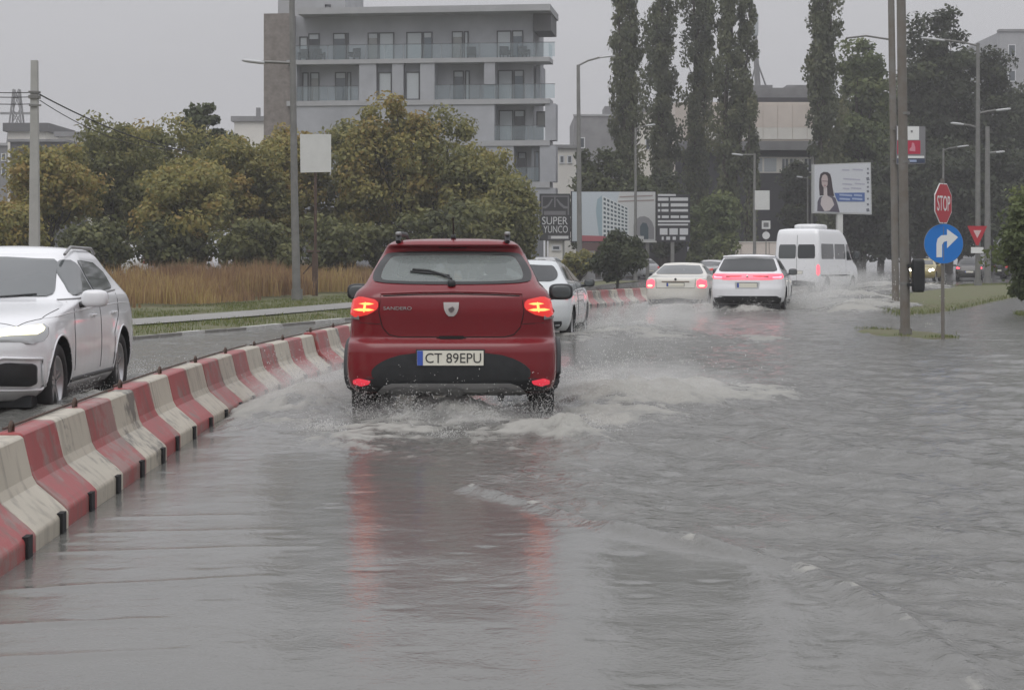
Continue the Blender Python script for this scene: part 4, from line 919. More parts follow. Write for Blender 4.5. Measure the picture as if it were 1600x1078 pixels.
far_car('dark_saloon', SD, black_p, (34.0, 134, .08), R(-68), 'dark saloon crossing behind the give way sign')
far_car('parked_car', HB, silver_p, (9.6, 133, .05), R(25), 'silver car parked beside the dark bush')
far_car('parked_car', SD, paint('grey_white_paint', (.5, .5, .5)), (10.9, 112, .0), R(-30), 'pale saloon ahead of the cream white saloon', tail_dim)
far_car('parked_car', HB, white, (12.9, 117, .0), R(-35), 'white hatchback ahead of the light bar SUV', tail_dim)
far_car('parked_car', HB, silver_p, (3.2, 112, .12), R(75), 'silver car roof behind the weeds beneath the black sign')
far_car('parked_car', SD, paint('dark_blue_paint', (.02, .025, .05)), (-24.2, 108, .4), R(80), 'dark car parked under the trees by the concrete pole')
far_car('parked_car', HB, white, (-21.0, 111, .42), R(95), 'white car parked among the tree trunks')

# ------------------------------------------------------------------ trees and shrubs
bark = mat('bark', (.055, .045, .036), .9, noise=.4, nscale=6, bump=.4)
autumn = leaf_mat('autumn_leaves', [(.07, .08, .045), (.135, .145, .064), (.21, .21, .085), (.30, .27, .09), (.34, .24, .085)])
green_l = leaf_mat('dark_leaves', [(.042, .05, .034), (.068, .082, .046), (.10, .118, .055), (.15, .165, .075)])
poplar_l = leaf_mat('poplar_leaves', [(.062, .074, .05), (.105, .12, .07), (.145, .158, .088), (.19, .185, .10)])
feather = leaf_mat('conifer_leaves', [(.05, .066, .036), (.085, .11, .05), (.125, .155, .06), (.20, .225, .09)])
def leaves(cent, rad, per, size, tint_c, g, flat=.7, up=0.0, elong=1.6):
    "leaf quads round clump centres"
    n = len(cent) * per; c = np.repeat(cent, per, 0); r = np.repeat(rad, per)
    d = g.normal(size=(n, 3)); d /= np.linalg.norm(d, axis=1)[:, None]
    rr = r * g.random(n) ** .45
    p = c + d * rr[:, None] * np.array([1, 1, flat])
    nr = d + g.normal(size=(n, 3)) * .8 + np.array([0, 0, .5]); nr /= np.linalg.norm(nr, axis=1)[:, None]
    t = np.cross(nr, g.normal(size=(n, 3))); t[:, 2] += up; t /= np.linalg.norm(t, axis=1)[:, None]; b = np.cross(nr, t)
    s = size * g.uniform(.6, 1.4, n)[:, None]
    V = np.stack([p - t * s * elong * .5, p + b * s * .5, p + t * s * elong * .5, p - b * s * .5], 1)
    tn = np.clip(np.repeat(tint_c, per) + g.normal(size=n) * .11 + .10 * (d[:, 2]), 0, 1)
    return V.reshape(-1, 3), np.arange(n * 4).reshape(n, 4), tn
def limb(b, p0, p1, r0, r1, g, k=5, wob=.12):
    p0, p1 = Vector(p0), Vector(p1); L = (p1 - p0).length; pts = []
    for i in range(k + 1):
        t = i / k; q = p0.lerp(p1, t)
        if 0 < i < k: q += Vector(g.normal(size=3)) * wob * L * .25
        pts.append(q)
    b.tube(pts, [r0 + (r1 - r0) * i / k for i in range(k + 1)], 6, False)
def tree(name, label, base, h, rx, lo, m, seed, tint=(.2, .8), nclump=46, per=130, size=.2, cr=.9, group=None, lobes=5, droop=.0, gap=.0, cat='tree'):
    "broad crown made of several offset lobes"
    g = np.random.default_rng(seed); root = empty(name, base); tag(root, label, cat, group)
    lob = []
    for i in range(lobes):
        a = g.uniform(0, 6.28); q = g.uniform(.0, .55); lob.append((math.cos(a) * rx * q, math.sin(a) * rx * q, lo + (h - lo) * g.uniform(.3, .72), g.uniform(.45, .7)))
    lob[0] = (0, 0, lo + (h - lo) * .62, .62)
    cs = []
    while len(cs) < nclump:
        l = lob[g.integers(lobes)]; d = g.normal(size=3); d /= np.linalg.norm(d); q = g.uniform(.55, 1.0)
        p = np.array([l[0] + d[0] * rx * l[3] * q, l[1] + d[1] * rx * l[3] * q, l[2] + d[2] * (h - lo) * .38 * q])
        if p[2] < lo * .8 or p[2] > h: continue
        if gap and g.random() < gap and p[2] < lo + (h - lo) * .5: continue
        cs.append(p)
    cs = np.array(cs); rad = cr * g.uniform(.55, 1.2, nclump); tc_ = tint[0] + (tint[1] - tint[0]) * np.clip(fbm(cs[:, 0] * .5 + seed, cs[:, 2] * .5 + cs[:, 1] * .5, 3, seed) * 1.5 - .25 + g.normal(size=nclump) * .13, 0, 1)
    V, Fq, tn = leaves(cs, rad, per, size, tc_, g); cro = obj('crown', np_mesh('crown', V, Fq, tn), m, root); cro['kind'] = 'stuff'
    b = MB(); r0 = max(.07, h * .018); fork = lo + (h - lo) * .25
    limb(b, (0, 0, -.25), (0, 0, fork), r0 * 1.25, r0 * .8, g, 5, .05)
    limb(b, (0, 0, fork), (lob[0][0], lob[0][1], h * .86), r0 * .8, r0 * .15, g, 5, .1)
    for p in cs[:: max(1, nclump // 16)]: limb(b, (0, 0, g.uniform(lo * .7, fork * 1.1)), p, r0 * .45, .015, g, 4, .14)
    b.build('trunk', bark, root); return root
def poplar(name, label, base, h, rx, m, seed, stems=3, group=None, nclump=120, per=85, lean=0.0, lo=2.0):
    "columnar crown of steep, flame-like branches"
    g = np.random.default_rng(seed); root = empty(name, base); tag(root, label, 'tree', group); b = MB(); cs = []; rd = []
    tops = [(g.uniform(-.6, .6) * rx * (i > 0) + lean * (i > 0), g.uniform(-.5, .5) * rx * (i > 0), h * (1 if i == 0 else g.uniform(.66, .93))) for i in range(stems)]
    for i, tp in enumerate(tops):
        limb(b, (tp[0] * .1, tp[1] * .1, -.25), tp, .34 if i == 0 else .2, .03, g, 8, .02)
        nb = nclump // stems
        for k in range(nb):
            t = lo / tp[2] + (1 - lo / tp[2]) * (k + g.random()) / nb
            env = rx * (.30 + .62 * math.sin(min(1, t * 1.35) * math.pi * .5)) * (1 - max(0, t - .5) / .5 * .78) * (1 if i == 0 else .6)
            a = g.uniform(0, 6.28); q = g.random() ** .6
            if fbm(np.array(t * 9.0 + i * 5), np.array(a * 1.2), 3, seed) < .34: continue
            c = np.array([tp[0] * t + math.cos(a) * env * q, tp[1] * t + math.sin(a) * env * q, tp[2] * t + env * .4]); cs.append(c); rd.append(.28 + .5 * env / rx * g.uniform(.6, 1.1))
            if k % 5 == 0: limb(b, (tp[0] * t, tp[1] * t, max(.5, tp[2] * t - env * 1.2)), c, .05, .015, g, 3, .08)
    cs = np.array(cs); tc_ = np.clip(.15 + .9 * fbm(cs[:, 0] * .9 + seed, cs[:, 2] * .35, 3, seed) - .1 + g.normal(size=len(cs)) * .1, 0, 1)
    V, Fq, tn = leaves(cs, np.array(rd), per, .19, tc_, g, 1.7, 1.2); c = obj('crown', np_mesh('crown', V, Fq, tn), m, root); c['kind'] = 'stuff'
    b.build('trunk', bark, root); return root
def tp(px, py_top, Y, zb=0.0):
    "(base point, height) of a tree whose top shows at a photo pixel"
    p = at(px, py_top, Y); return (p.x, Y, zb), p.z - zb
# row of autumn trees behind the dry grass
ROW = [ (8, 330, 88, 1.6, .9, (.45, 1.0), 'low rust tinted tree beside the concrete pole'), (78, 232, 92, 2.6, 1.2, (.4, .95), 'yellowing tree behind the concrete pole'),
        (185, 196, 98, 3.0, 1.2, (.05, .6), 'dark green tree with wide crown between yellow neighbours'), (255, 172, 104, 3.2, 1.4, (.2, .85), 'tall tree with sparse reddish top'),
        (300, 242, 88, 2.5, 1.1, (.35, .85), 'yellow green tree with feathery low branches above the weeds'), (385, 215, 95, 2.6, 1.2, (.3, .9), 'olive tree behind the grey lamp post'),
        (445, 190, 98, 2.5, 1.2, (.45, 1.0), 'orange tinged tree behind the blank white sign'), (545, 168, 99, 3.0, 1.2, (.1, .7), 'dense green tree before the apartment block centre'),
        (625, 160, 96, 3.2, 1.2, (.35, .95), 'tallest golden green tree in front of the apartment block'), (705, 178, 97, 2.9, 1.2, (.2, .75), 'rounded olive tree in front of the apartment balconies'),
        (752, 226, 95, 2.0, 1.1, (.25, .8), 'small tree under the lower apartment balconies'), (800, 285, 92, 1.0, .8, (.2, .7), 'low bushy tree next to the black sign') ]
for i, (px, py, Y, rx, lo, tn, lb) in enumerate(ROW):
    b, h = tp(px, py, Y, .25); tree('autumn_tree', lb, b, h, rx * 1.22, lo, autumn, 100 + i, (tn[0] + .12, min(1, tn[1] + .08)), 90, 190, .135, .95, 'autumn trees behind the dry grass')
b, h = tp(318, 146, 112, .3); tree('leafy_tree', 'dark feathery tree top rising above the autumn trees', b, h, 1.8, 4.5, green_l, 140, (.3, 1), 34, 120, .2, .7, None, 4)
for i, (px, py, Y, rx, lb) in enumerate([(150, 345, 84, 1.9, 'dark thicket under the yellowing tree'), (270, 350, 86, 2.0, 'dark thicket under the feathery yellow green tree'), (400, 345, 86, 2.2, 'dark thicket behind the grey lamp post'), (530, 340, 88, 2.2, 'dark thicket beside the blank white sign post'), (640, 330, 88, 2.3, 'dark thicket behind the red car roof'), (725, 320, 90, 2.0, 'dark thicket between the red car and the black sign')]):
    b, h = tp(px, py, Y, .2); tree('thicket', lb, b, h, rx, .5, autumn, 160 + i, (.0, .42), 40, 130, .16, .8, 'thickets under the autumn trees', 5, cat='shrub')
# poplars
POP = [(985, -170, 150, 1.75, 3, 0, 'poplar beside the curved lamp post'), (1035, -200, 158, 1.8, 4, -.3, 'tall leaning poplar in the middle of the poplar group'), (1085, -150, 160, 1.6, 3, .5, 'slim poplar between two taller poplars'),
       (1137, -190, 152, 2.0, 3, .9, 'broad poplar beside the antenna mast'), (1292, -180, 150, 1.6, 3, -.4, 'lone poplar right of the beige building')]
for i, (px, py, Y, rx, st, ln, lb) in enumerate(POP):
    b, h = tp(px, py, Y, fz(Y)); poplar('poplar_tree', lb, b, h, rx * 1.16, poplar_l, 200 + i, st, 'poplars', 290, 95, ln)
b, h = tp(1172, 130, 151, fz(150)); poplar('poplar_tree', 'thin young poplar against the beige wall', b, h, .7, poplar_l, 220, 2, 'poplars', 70, 70)
# trees under the poplars and along the back
BK = [(935, 205, 140, 2.8, 1.5, (.3, .9), green_l, 'light green tree behind the large billboard'), (985, 245, 140, 2.2, 1.3, (.3, .8), green_l, 'bushy tree above the large billboard'), (1045, 262, 148, 2.4, 1.0, (.1, .5), green_l, 'dark bush behind the white lettered board'),
      (1125, 292, 140, 1.7, .6, (.45, 1.0), feather, 'drooping pale green tree right of the white lettered board'), (1098, 310, 146, 1.1, .5, (.35, .9), feather, 'low feathery bush beside the white lettered board'),
      (1245, 235, 168, 1.5, 1, (.1, .5), green_l, 'dark tree beside the poster billboard')]
for i, (px, py, Y, rx, lo, tn, m, lb) in enumerate(BK):
    b, h = tp(px, py, Y, fz(Y)); tree('leafy_tree', lb, b, h, rx, lo, m, 240 + i, tn, 50, 130, .2, .9, 'leafy trees along the back')
BR = [(1340, 58, 160, 4.0, 2.2, (.3, 1.0), feather, .3, 'loose light green tree behind the twin poles'), (1375, 150, 165, 4.2, 1.2, (.15, .7), feather, 0, 'dense green tree above the poster billboard'), (1480, 20, 165, 4.6, 2.5, (.05, .5), green_l, 0, 'tallest dark tree behind the stop sign'), (1440, 75, 170, 4.2, 1.5, (.1, .55), green_l, .1, 'dark tree just beyond the tall pole'),
      (1545, 82, 168, 4.2, 1.5, (.05, .45), green_l, 0, 'dark tree behind the double arm lamp post'), (1600, 95, 172, 4.0, 1.5, (.05, .45), green_l, 0, 'dark tree before the pale corner building'), (1420, 230, 150, 3.8, .6, (.0, .3), green_l, 0, 'dark low tree behind the red banner'), (1500, 220, 152, 4.0, .6, (.0, .3), green_l, 0, 'dark low tree behind the stop sign'),
      (1580, 215, 150, 4.0, .6, (.0, .35), green_l, 0, 'dark low tree behind the give way sign'), (1350, 260, 156, 3.4, .5, (.0, .35), green_l, 0, 'dark low tree behind the poster billboard'), (1655, 120, 165, 4.4, 1, (.1, .5), green_l, 0, 'dark tree beyond the corner shrub')]
for i, (px, py, Y, rx, lo, tn, m, gp, lb) in enumerate(BR):
    b, h = tp(px, py, Y, fz(Y)); tree('broad_tree', lb, b, h, rx, lo, m, 270 + i, tn, 125 if h > 13 else 80, 150, .25, 1.35, 'broad trees behind the junction', 6, gap=gp)
# shrubs
b, h = tp(965, 362, 98, .1); tree('dark_bush', 'dark round bush at the end of the verge beyond the barrier', b, h, 1.35, .2, green_l, 300, (.0, .6), 46, 150, .13, .6, None, 4, cat='bush')
tree('tall_shrub', 'tall dense green shrub standing in the flooded lawn', (14.2, 52, 0), 3.75, 1.3, .3, feather, 310, (.4, 1.0), 80, 170, .09, .5, None, 6, cat='shrub')
tree('tall_shrub', 'second green shrub behind the tall flooded shrub', (17.0, 56, 0), 4.0, 1.5, .3, feather, 311, (.1, .7), 70, 150, .1, .55, None, 6, cat='shrub')
for i, (px, py, Y, rx) in enumerate([(905, 395, 106, 1.2), (1120, 396, 150, 1.6)]):
    b, h = tp(px, py, Y, fz(Y) if Y > 118 else .1); tree('low_bush', ['brown weedy bush beside the dark round bush', 'low hedge bush before the beige wall'][i], b, max(h, 1.3), rx, .1, autumn if i == 0 else green_l, 320 + i, (.5, 1) if i == 0 else (.1, .5), 26, 110, .12, .45, None, 4, cat='bush')

# ------------------------------------------------------------------ buildings
grey_wall = mat('grey_render', (.36, .37, .395), .8, noise=.22, nscale=.35)
soffit = mat('pale_slab', (.36, .365, .375), .8, noise=.12, nscale=.8); brick_m = mat('brown_clinker', (.22, .195, .18), .85, noise=.35, nscale=2.2)
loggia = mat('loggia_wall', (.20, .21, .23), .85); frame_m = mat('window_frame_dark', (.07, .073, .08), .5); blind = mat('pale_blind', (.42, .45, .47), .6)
pane_m = mat('window_pane', (.09, .105, .12), .06, spec=.7); rail_glass = veiled_glass('balcony_glass', (.90, .94, .95), .17, (.40, .44, .46))
XR, YR, AR = (858 - 800) / F * 140.5, 140.5, R(7)
def bl(px, py=None, back=0.0):
    k = (px - CX) / F; t = (k * YR - XR) / (math.cos(AR) + k * math.sin(AR)); Y = YR - t * math.sin(AR)
    return t if py is None else (t, CH - (py - HY) / F * Y)
def zx(x): return 390 + x / 3.2      # enlarged-view column -> photo column
def zy(y): return y / 3.2
ZM = lambda py: CH - (py - HY) / F * 142.5
apt = empty('apartment_building', (XR, YR, 0), -AR); tag(apt, 'grey apartment block with glass balconies, flat roof overhang and brown brick tower', 'building')
T0, T1 = bl(zx(205)), bl(zx(1405))
bx('wall', grey_wall, apt, T0, T1, 1.6, 9, 0, ZM(22))
bx('brick_tower', brick_m, apt, bl(410), bl(zx(195)), .4, 9, 0, ZM(19)); bx('stair_tower', soffit, apt, bl(419), bl(526), 3.0, 10, ZM(40), ZM(-30))
bx('roof_slab', soffit, apt, bl(zx(245)), .1, -.3, 6, ZM(23), ZM(13)); bx('roof_underside', mat('roof_dark', (.12, .12, .125), .8), apt, T1 + .05, .0, 1.4, 5.5, ZM(50), ZM(23.2))  # dark block stands for the shaded underside of the roof overhang
SL = [(zy(300), zy(322)), (zy(505), zy(530)), (zy(710), zy(737)), (zy(915), zy(945))]
for a, b in SL: bx('floor_slab', soffit, apt, T0 - .3, .05, -.05, 2.4, ZM(b), ZM(a))
def solid(x0, x1, s, e, nm='facade_panel', y0=.05, m=grey_wall): bx(nm, m, apt, bl(zx(x0)), bl(zx(x1)), y0, 1.61, ZM(zy(e)), ZM(zy(s)))
for x0, x1 in ((215, 234), (547, 632), (712, 768), (852, 924), (1172, 1226)): solid(x0, x1, 322, 505)
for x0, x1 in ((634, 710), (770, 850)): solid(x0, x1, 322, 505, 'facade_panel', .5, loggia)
for x0, x1 in ((215, 1224), (1477, 1530)): solid(x0, x1, 530, 710)
for x0, x1 in ((215, 1320), (1450, 1530)): solid(x0, x1, 737, 915)
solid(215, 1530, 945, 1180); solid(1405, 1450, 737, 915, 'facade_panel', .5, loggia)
bx('corner_fin', grey_wall, apt, bl(zx(1412)), bl(zx(1436)), 2.4, 6, ZM(zy(505)), ZM(zy(322)))
PV = [pane_m, mat('pane_dark', (.05, .055, .062), .07), mat('pane_curtain', (.24, .245, .24), .25), mat('pane_blue', (.13, .155, .18), .06)]
def win(x0, x1, s, e, y=1.6, m=None, split=True):
    m = m or random.choice(PV)
    a, b, z1, z0 = bl(zx(x0)), bl(zx(x1)), ZM(zy(s)), ZM(zy(e)); t = .09
    f = MB(); f.bb(a, b, y - .10, y - .003, z1 - t, z1); f.bb(a, b, y - .10, y - .003, z0, z0 + t); f.bb(a, a + t, y - .10, y - .003, z0 + t, z1 - t); f.bb(b - t, b, y - .10, y - .003, z0 + t, z1 - t)
    w_ = f.build('window', frame_m, apt); bx('pane', m, w_, a + t, b - t, y - .05, y - .004, z0 + t, z1 - t)
    if split: zt = z0 + (z1 - z0) * .80; bx('transom', blind, w_, a + t, b - t, y - .07, y - .052, zt, z1 - t)
    return w_
for x0, x1 in ((225, 268),): win(x0, x1, 170, 298, m=blind, split=False)
for x0, x1 in ((270, 327), (395, 460), (570, 624), (850, 897), (995, 1052), (1300, 1356)): win(x0, x1, 155, 299)
for x0, x1 in ((626, 704), (765, 847), (1222, 1296), (1056, 1080), (462, 474)): win(x0, x1, 155, 299, m=blind, split=False)
for x0, x1 in ((280, 326), (405, 462), (1003, 1056), (1308, 1360)): win(x0, x1, 352, 503)
for x0, x1 in ((240, 272), (1062, 1086), (1228, 1304), (466, 486)): win(x0, x1, 352, 503, m=blind, split=False)
for x0, x1 in ((638, 706), (774, 846)): win(x0, x1, 362, 503, .5, m=blind, split=False)
win(1310, 1364, 552, 708); win(1232, 1306, 552, 708, m=blind, split=False); win(1422, 1472, 560, 640, split=False)
win(1328, 1372, 762, 912); win(1420, 1446, 762, 912, .5, split=False)
def railing(x0, x1, yb, n):
    for i in range(n):
        a = bl(zx(x0 + (x1 - x0) * i / n)) + .03; b = bl(zx(x0 + (x1 - x0) * (i + 1) / n)) - .03
        bx('balcony_glass', rail_glass, apt, a, b, -.02, .01, ZM(zy(yb)) + .03, ZM(zy(yb)) + 1.05)
    bx('handrail', frame_m, apt, bl(zx(x0)), bl(zx(x1)), -.03, .02, ZM(zy(yb)) + 1.055, ZM(zy(yb)) + 1.09)
railing(200, 1528, 300, 14); railing(236, 545, 505, 4); railing(926, 1528, 505, 8); railing(1226, 1476, 710, 3); railing(1322, 1448, 915, 2)
bx('side_glass', rail_glass, apt, -.03, .0, .05, 2.3, ZM(zy(300)) + .03, ZM(zy(300)) + 1.05)
ant = MB().tube([(bl(498), 4, ZM(-25)), (bl(498), 4, ZM(-40))], .12, 8); ant.tube([(bl(495), 2.95, ZM(8)), (bl(495), 2.95, ZM(0)), (bl(502), 2.95, ZM(0)), (bl(502), 2.95, ZM(8))], .09, 6); ant.build('roof_bracket', frame_m, apt)
# balcony chairs
dk = mat('dark_wicker', (.03, .032, .035), .8)
for i, (x, lb) in enumerate(((255, 'dark chair near the brick tower end of the top balcony'), (335, 'second dark chair near the brick tower end of the top balcony'), (510, 'small dark chair on the top balcony between doors'), (1100, 'dark armchair on the top balcony beside a door'), (1272, 'dark armchair before the last top balcony window'), (1366, 'dark armchair at the corner of the top balcony'))):
    P = apt.matrix_basis @ Vector((bl(zx(x)), .9, ZM(zy(300)))); c = empty('balcony_chair', P, random.uniform(2.4, 3.8)); tag(c, lb, 'chair', 'chairs on the top balcony')
    bx('seat', dk, c, -.35, .35, -.35, .35, .3, .45); bx('backrest', dk, c, -.35, .35, -.36, -.26, .45, .95)
    for sx in (-.3, .3):
        bx('armrest', dk, c, sx - .05, sx + .05, -.25, .33, .45, .65)
        for sy in (-.3, .3): bx('leg', dk, c, sx - .03, sx + .03, sy - .03, sy + .03, 0, .3)

def block(name, label, px0, px1, top, Y, depth, m, zb=None, parts=True):
    a, b = (px0 - CX) / F * Y, (px1 - CX) / F * Y; z = CH - (top - HY) / F * Y; zb = fz(Y) - .3 if zb is None else zb
    r = empty(name, ((a + b) / 2, Y, zb)); tag(r, label, 'building'); h = (b - a) / 2
    bx('wall', m, r, -h, h, 0, depth, 0, z - zb); return r, h, z - zb, Y
def rowwin(r, Y, zb, rects, m=pane_m):
    for (px0, px1, py0, py1) in rects:
        a, b = (px0 - CX) / F * Y - r.location.x, (px1 - CX) / F * Y - r.location.x; z1, z0 = CH - (py0 - HY) / F * Y - zb, CH - (py1 - HY) / F * Y - zb
        f = MB(); t = .10; f.bb(a, b, -.10, -.003, z1 - t, z1); f.bb(a, b, -.10, -.003, z0, z0 + t); f.bb(a, a + t, -.10, -.003, z0 + t, z1 - t); f.bb(b - t, b, -.10, -.003, z0 + t, z1 - t)
        w_ = f.build('window', mat('white_frame', (.6, .61, .62), .5), r); bx('pane', m, w_, a + t, b - t, -.05, -.004, z0 + t, z1 - t)
beige = mat('beige_cladding', (.66, .59, .53), .7, noise=.12, nscale=.4); cream_w = mat('cream_wall', (.70, .68, .63), .8, noise=.1, nscale=.3); dark_wall = mat('dark_facade', (.045, .045, .052), .7, noise=.3, nscale=.5); conc = mat('weathered_concrete', (.25, .25, .255), .85, noise=.3, nscale=.4)
# beige hall with dark ground floor
r, h, z, Y = block('beige_hall', 'beige clad hall with grey parapet and dark lower wall behind the poplars', 1055, 1285, 160, 172, 20, beige)
Zr = lambda py: CH - (py - HY) / F * 172 - r.location.z
Xr = lambda px: (px - CX) / F * 172 - r.location.x
bx('parapet', conc, r, Xr(1150), Xr(1283), 1.0, 16, Zr(158), Zr(136)); bx('roof_box', conc, r, Xr(1155), Xr(1212), 2.0, 9, Zr(138), Zr(130)); bx('roof_box', conc, r, Xr(1235), Xr(1266), 2.0, 9, Zr(138), Zr(130))
bx('roof_gap', dark_wall, r, Xr(1180), Xr(1268), .6, 3, Zr(159.5), Zr(152))
for i in range(8):
    a = Xr(1100 + i * 23); bx('cladding_panel', beige, r, a + .02, a + 1.29, -.06, -.003, Zr(199), Zr(163)); bx('lower_cladding_panel', cream_w, r, a + .02, a + 1.29, -.10, -.003, Zr(218), Zr(199.6))
bx('canopy', conc, r, Xr(1055), Xr(1284), -1.2, -.003, Zr(236), Zr(222)); bx('dark_lower_wall', dark_wall, r, Xr(1055), Xr(1284), -.35, -.003, 0, Zr(236.2))
bx('window_band', cream_w, r, Xr(1176), Xr(1270), -.45, -.352, Zr(271), Zr(246))
for a, b in ((1221, 1230), (1233, 1243), (1256, 1266)): w_ = MB().bb(Xr(a), Xr(b), -.50, -.452, Zr(269), Zr(249)).build('window', pane_m, r); bx('window_bar', mat('white_frame', (.6, .61, .62), .5), w_, Xr((a + b) / 2) - .04, Xr((a + b) / 2) + .04, -.53, -.502, Zr(269), Zr(249))
for a, b in ((1178, 1190), (1193, 1212)): bx('blind_window', blind, r, Xr(a), Xr(b), -.48, -.452, Zr(269), Zr(248))
# antenna mast on the hall
mY = 176; mx_ = (1184 - CX) / F * mY; mz = lambda py: CH - (py - HY) / F * mY
ms = empty('antenna_mast', (mx_, mY, mz(132))); tag(ms, 'grey antenna mast with long white panel on the hall roof', 'mast')
MB().tube([(0, 0, -.3), (-.25, 0, mz(60) - mz(132)), (-.3, 0, mz(8) - mz(132))], [.28, .2, .12], 10).build('pole', conc, ms)
superblob((.62, .4, mz(20) - mz(58)), .35, 8).build('antenna_panel', blind, ms, (-.28, -.2, mz(39) - mz(132))); superblob((.5, .4, 1.3), .4, 8).build('radio_unit', conc, ms, (-.25, -.2, mz(72) - mz(132)))
MB().tube([(-.7, 0, -.3), (-.1, 0, 2.2)], .08, 6).tube([(.8, 0, -.3), (-.1, 0, 2.2)], .08, 6).build('stay', conc, ms)
# grey blocks between the apartment block and the poplars
r, h, z, Y = block('grey_block', 'plain grey concrete block left of the poplars', 897, 1000, 182, 195, 15, conc); rowwin(r, 195, r.location.z, [(972, 982, 225, 245), (905, 914, 215, 232)])
bx('roof_house', conc, r, -.2, 2.6, 1, 6, z, z + 1.1); bx('parapet_cap', soffit, r, -h - .1, h + .1, -.1, .3, z, z + .2)
r, h, z, Y = block('cream_block', 'cream wall showing between the poplar trunks', 1000, 1060, 175, 185, 12, cream_w); rowwin(r, 185, r.location.z, [(1008, 1016, 215, 235), (1040, 1050, 230, 250)]); bx('roof_edge', conc, r, -h, h, -.2, 12, z, z + .3)
r, h, z, Y = block('pale_house', 'small pale house beside the apartment block edge', 868, 900, 232, 170, 9, cream_w); rowwin(r, 170, r.location.z, [(874, 882, 243, 256), (886, 894, 243, 256)]); bx('roof', conc, r, -h - .3, h + .3, -.3, 9, z, z + .3)
r, h, z, Y = block('corner_block', 'pale grey apartment corner behind the dark trees', 1562, 1660, 50, 235, 20, soffit); rowwin(r, 235, r.location.z, [(1575, 1587, 70, 88), (1575, 1587, 110, 128)]); bx('parapet', conc, r, -h - .1, h, -.15, 1, z, z + .3)
r, h, z, Y = block('white_house', 'white house with dark flat roof beyond the trees', 12, 72, 206, 205, 12, cream_w); bx('roof', mat('roof_dark', (.12, .12, .125), .8), r, -h - .4, h + .4, -.5, 12, z, z + .9); rowwin(r, 205, r.location.z, [(20, 28, 226, 240)])
r, h, z, Y = block('dark_gabled_house', 'dark grey wall beneath the white house', 16, 102, 222, 190, 10, mat('slate_wall', (.10, .10, .11), .8)); bx('roof', conc, r, -h - .2, h + .2, -.3, 10, z, z + .25)
r, h, z, Y = block('white_cottage', 'small white house with grey roof between treetops', 92, 128, 214, 200, 9, cream_w); bx('roof', conc, r, -h - .4, h + .4, -.5, 9, z, z + .5); rowwin(r, 200, r.location.z, [(98, 104, 222, 232)])
r, h, z, Y = block('grey_flats', 'grey flats at the edge behind the concrete pole', -40, 20, 228, 215, 12, conc); rowwin(r, 215, r.location.z, [(2, 10, 240, 252), (2, 10, 262, 274)], pane_m); bx('roof', soffit, r, -h, h + .3, -.3, 12, z, z + .3)
r, h, z, Y = block('chimney_house', 'white house roof with chimney peeping beside the apartment tower', 366, 412, 190, 190, 10, cream_w); bx('roof', conc, r, -h - .3, h + .2, -.3, 10, z, z + .5); bx('chimney', conc, r, .3, .7, 3, 3.5, z, z + 1.6)
# lattice pylon
py_ = empty('pylon', ((26 - CX) / F * 260, 260, 0)); tag(py_, 'thin steel lattice pylon far behind the white house', 'pylon'); zt = CH - (140 - HY) / F * 260; b = MB()
for sx in (-1, 1):
    for sy in (-1, 1): b.tube([(sx * 2.6, sy * 2.6, 0), (sx * .35, sy * .35, zt)], .13, 4)
for k in range(9):
    t0, t1 = k / 9, (k + 1) / 9; w0, w1 = 2.6 + (-2.25) * t0, 2.6 - 2.25 * t1
    for sy in (-1, 1): b.tube([(-w0, sy * w0, zt * t0), (w1, sy * w1, zt * t1)], .07, 4); b.tube([(w0, sy * w0, zt * t0), (-w1, sy * w1, zt * t1)], .07, 4)
b.build('lattice', conc, py_); MB().bb(-2.2, 2.2, -.15, .15, zt - 3.4, zt - 3.1).build('cross_arm', conc, py_)
# garden wall in slabs
gw = empty('garden_wall', (0, 0, 0)); tag(gw, 'low beige garden wall in front of the dark lower wall', 'wall')
for i in range(9):
    a = (1092 + i * 22 - CX) / F * 147; bx('wall_panel', beige, gw, a + .02, a + 1.05, 147, 147.25, fz(147) - .2, CH - (379 - HY) / F * 147)
    bx('coping', cream_w, gw, a, a + 1.07, 146.95, 147.3, CH - (379 - HY) / F * 147, CH - (377.5 - HY) / F * 147)
# dark sheds behind the signs
r, h, z, Y = block('dark_shed', 'dark shed wall behind the white lettered board', 1000, 1100, 330, 158, 8, dark_wall); bx('roof', conc, r, -h - .2, h + .2, -.4, 8, z, z + .25); rowwin(r, 158, r.location.z, [(1074, 1082, 386, 398)])
r, h, z, Y = block('kiosk', 'small white kiosk under the black sign', 858, 880, 376, 137, 3, cream_w); rowwin(r, 137, r.location.z, [(862, 876, 383, 392)]); bx('roof', conc, r, -h - .2, h + .2, -.3, 3.2, z, z + .12)

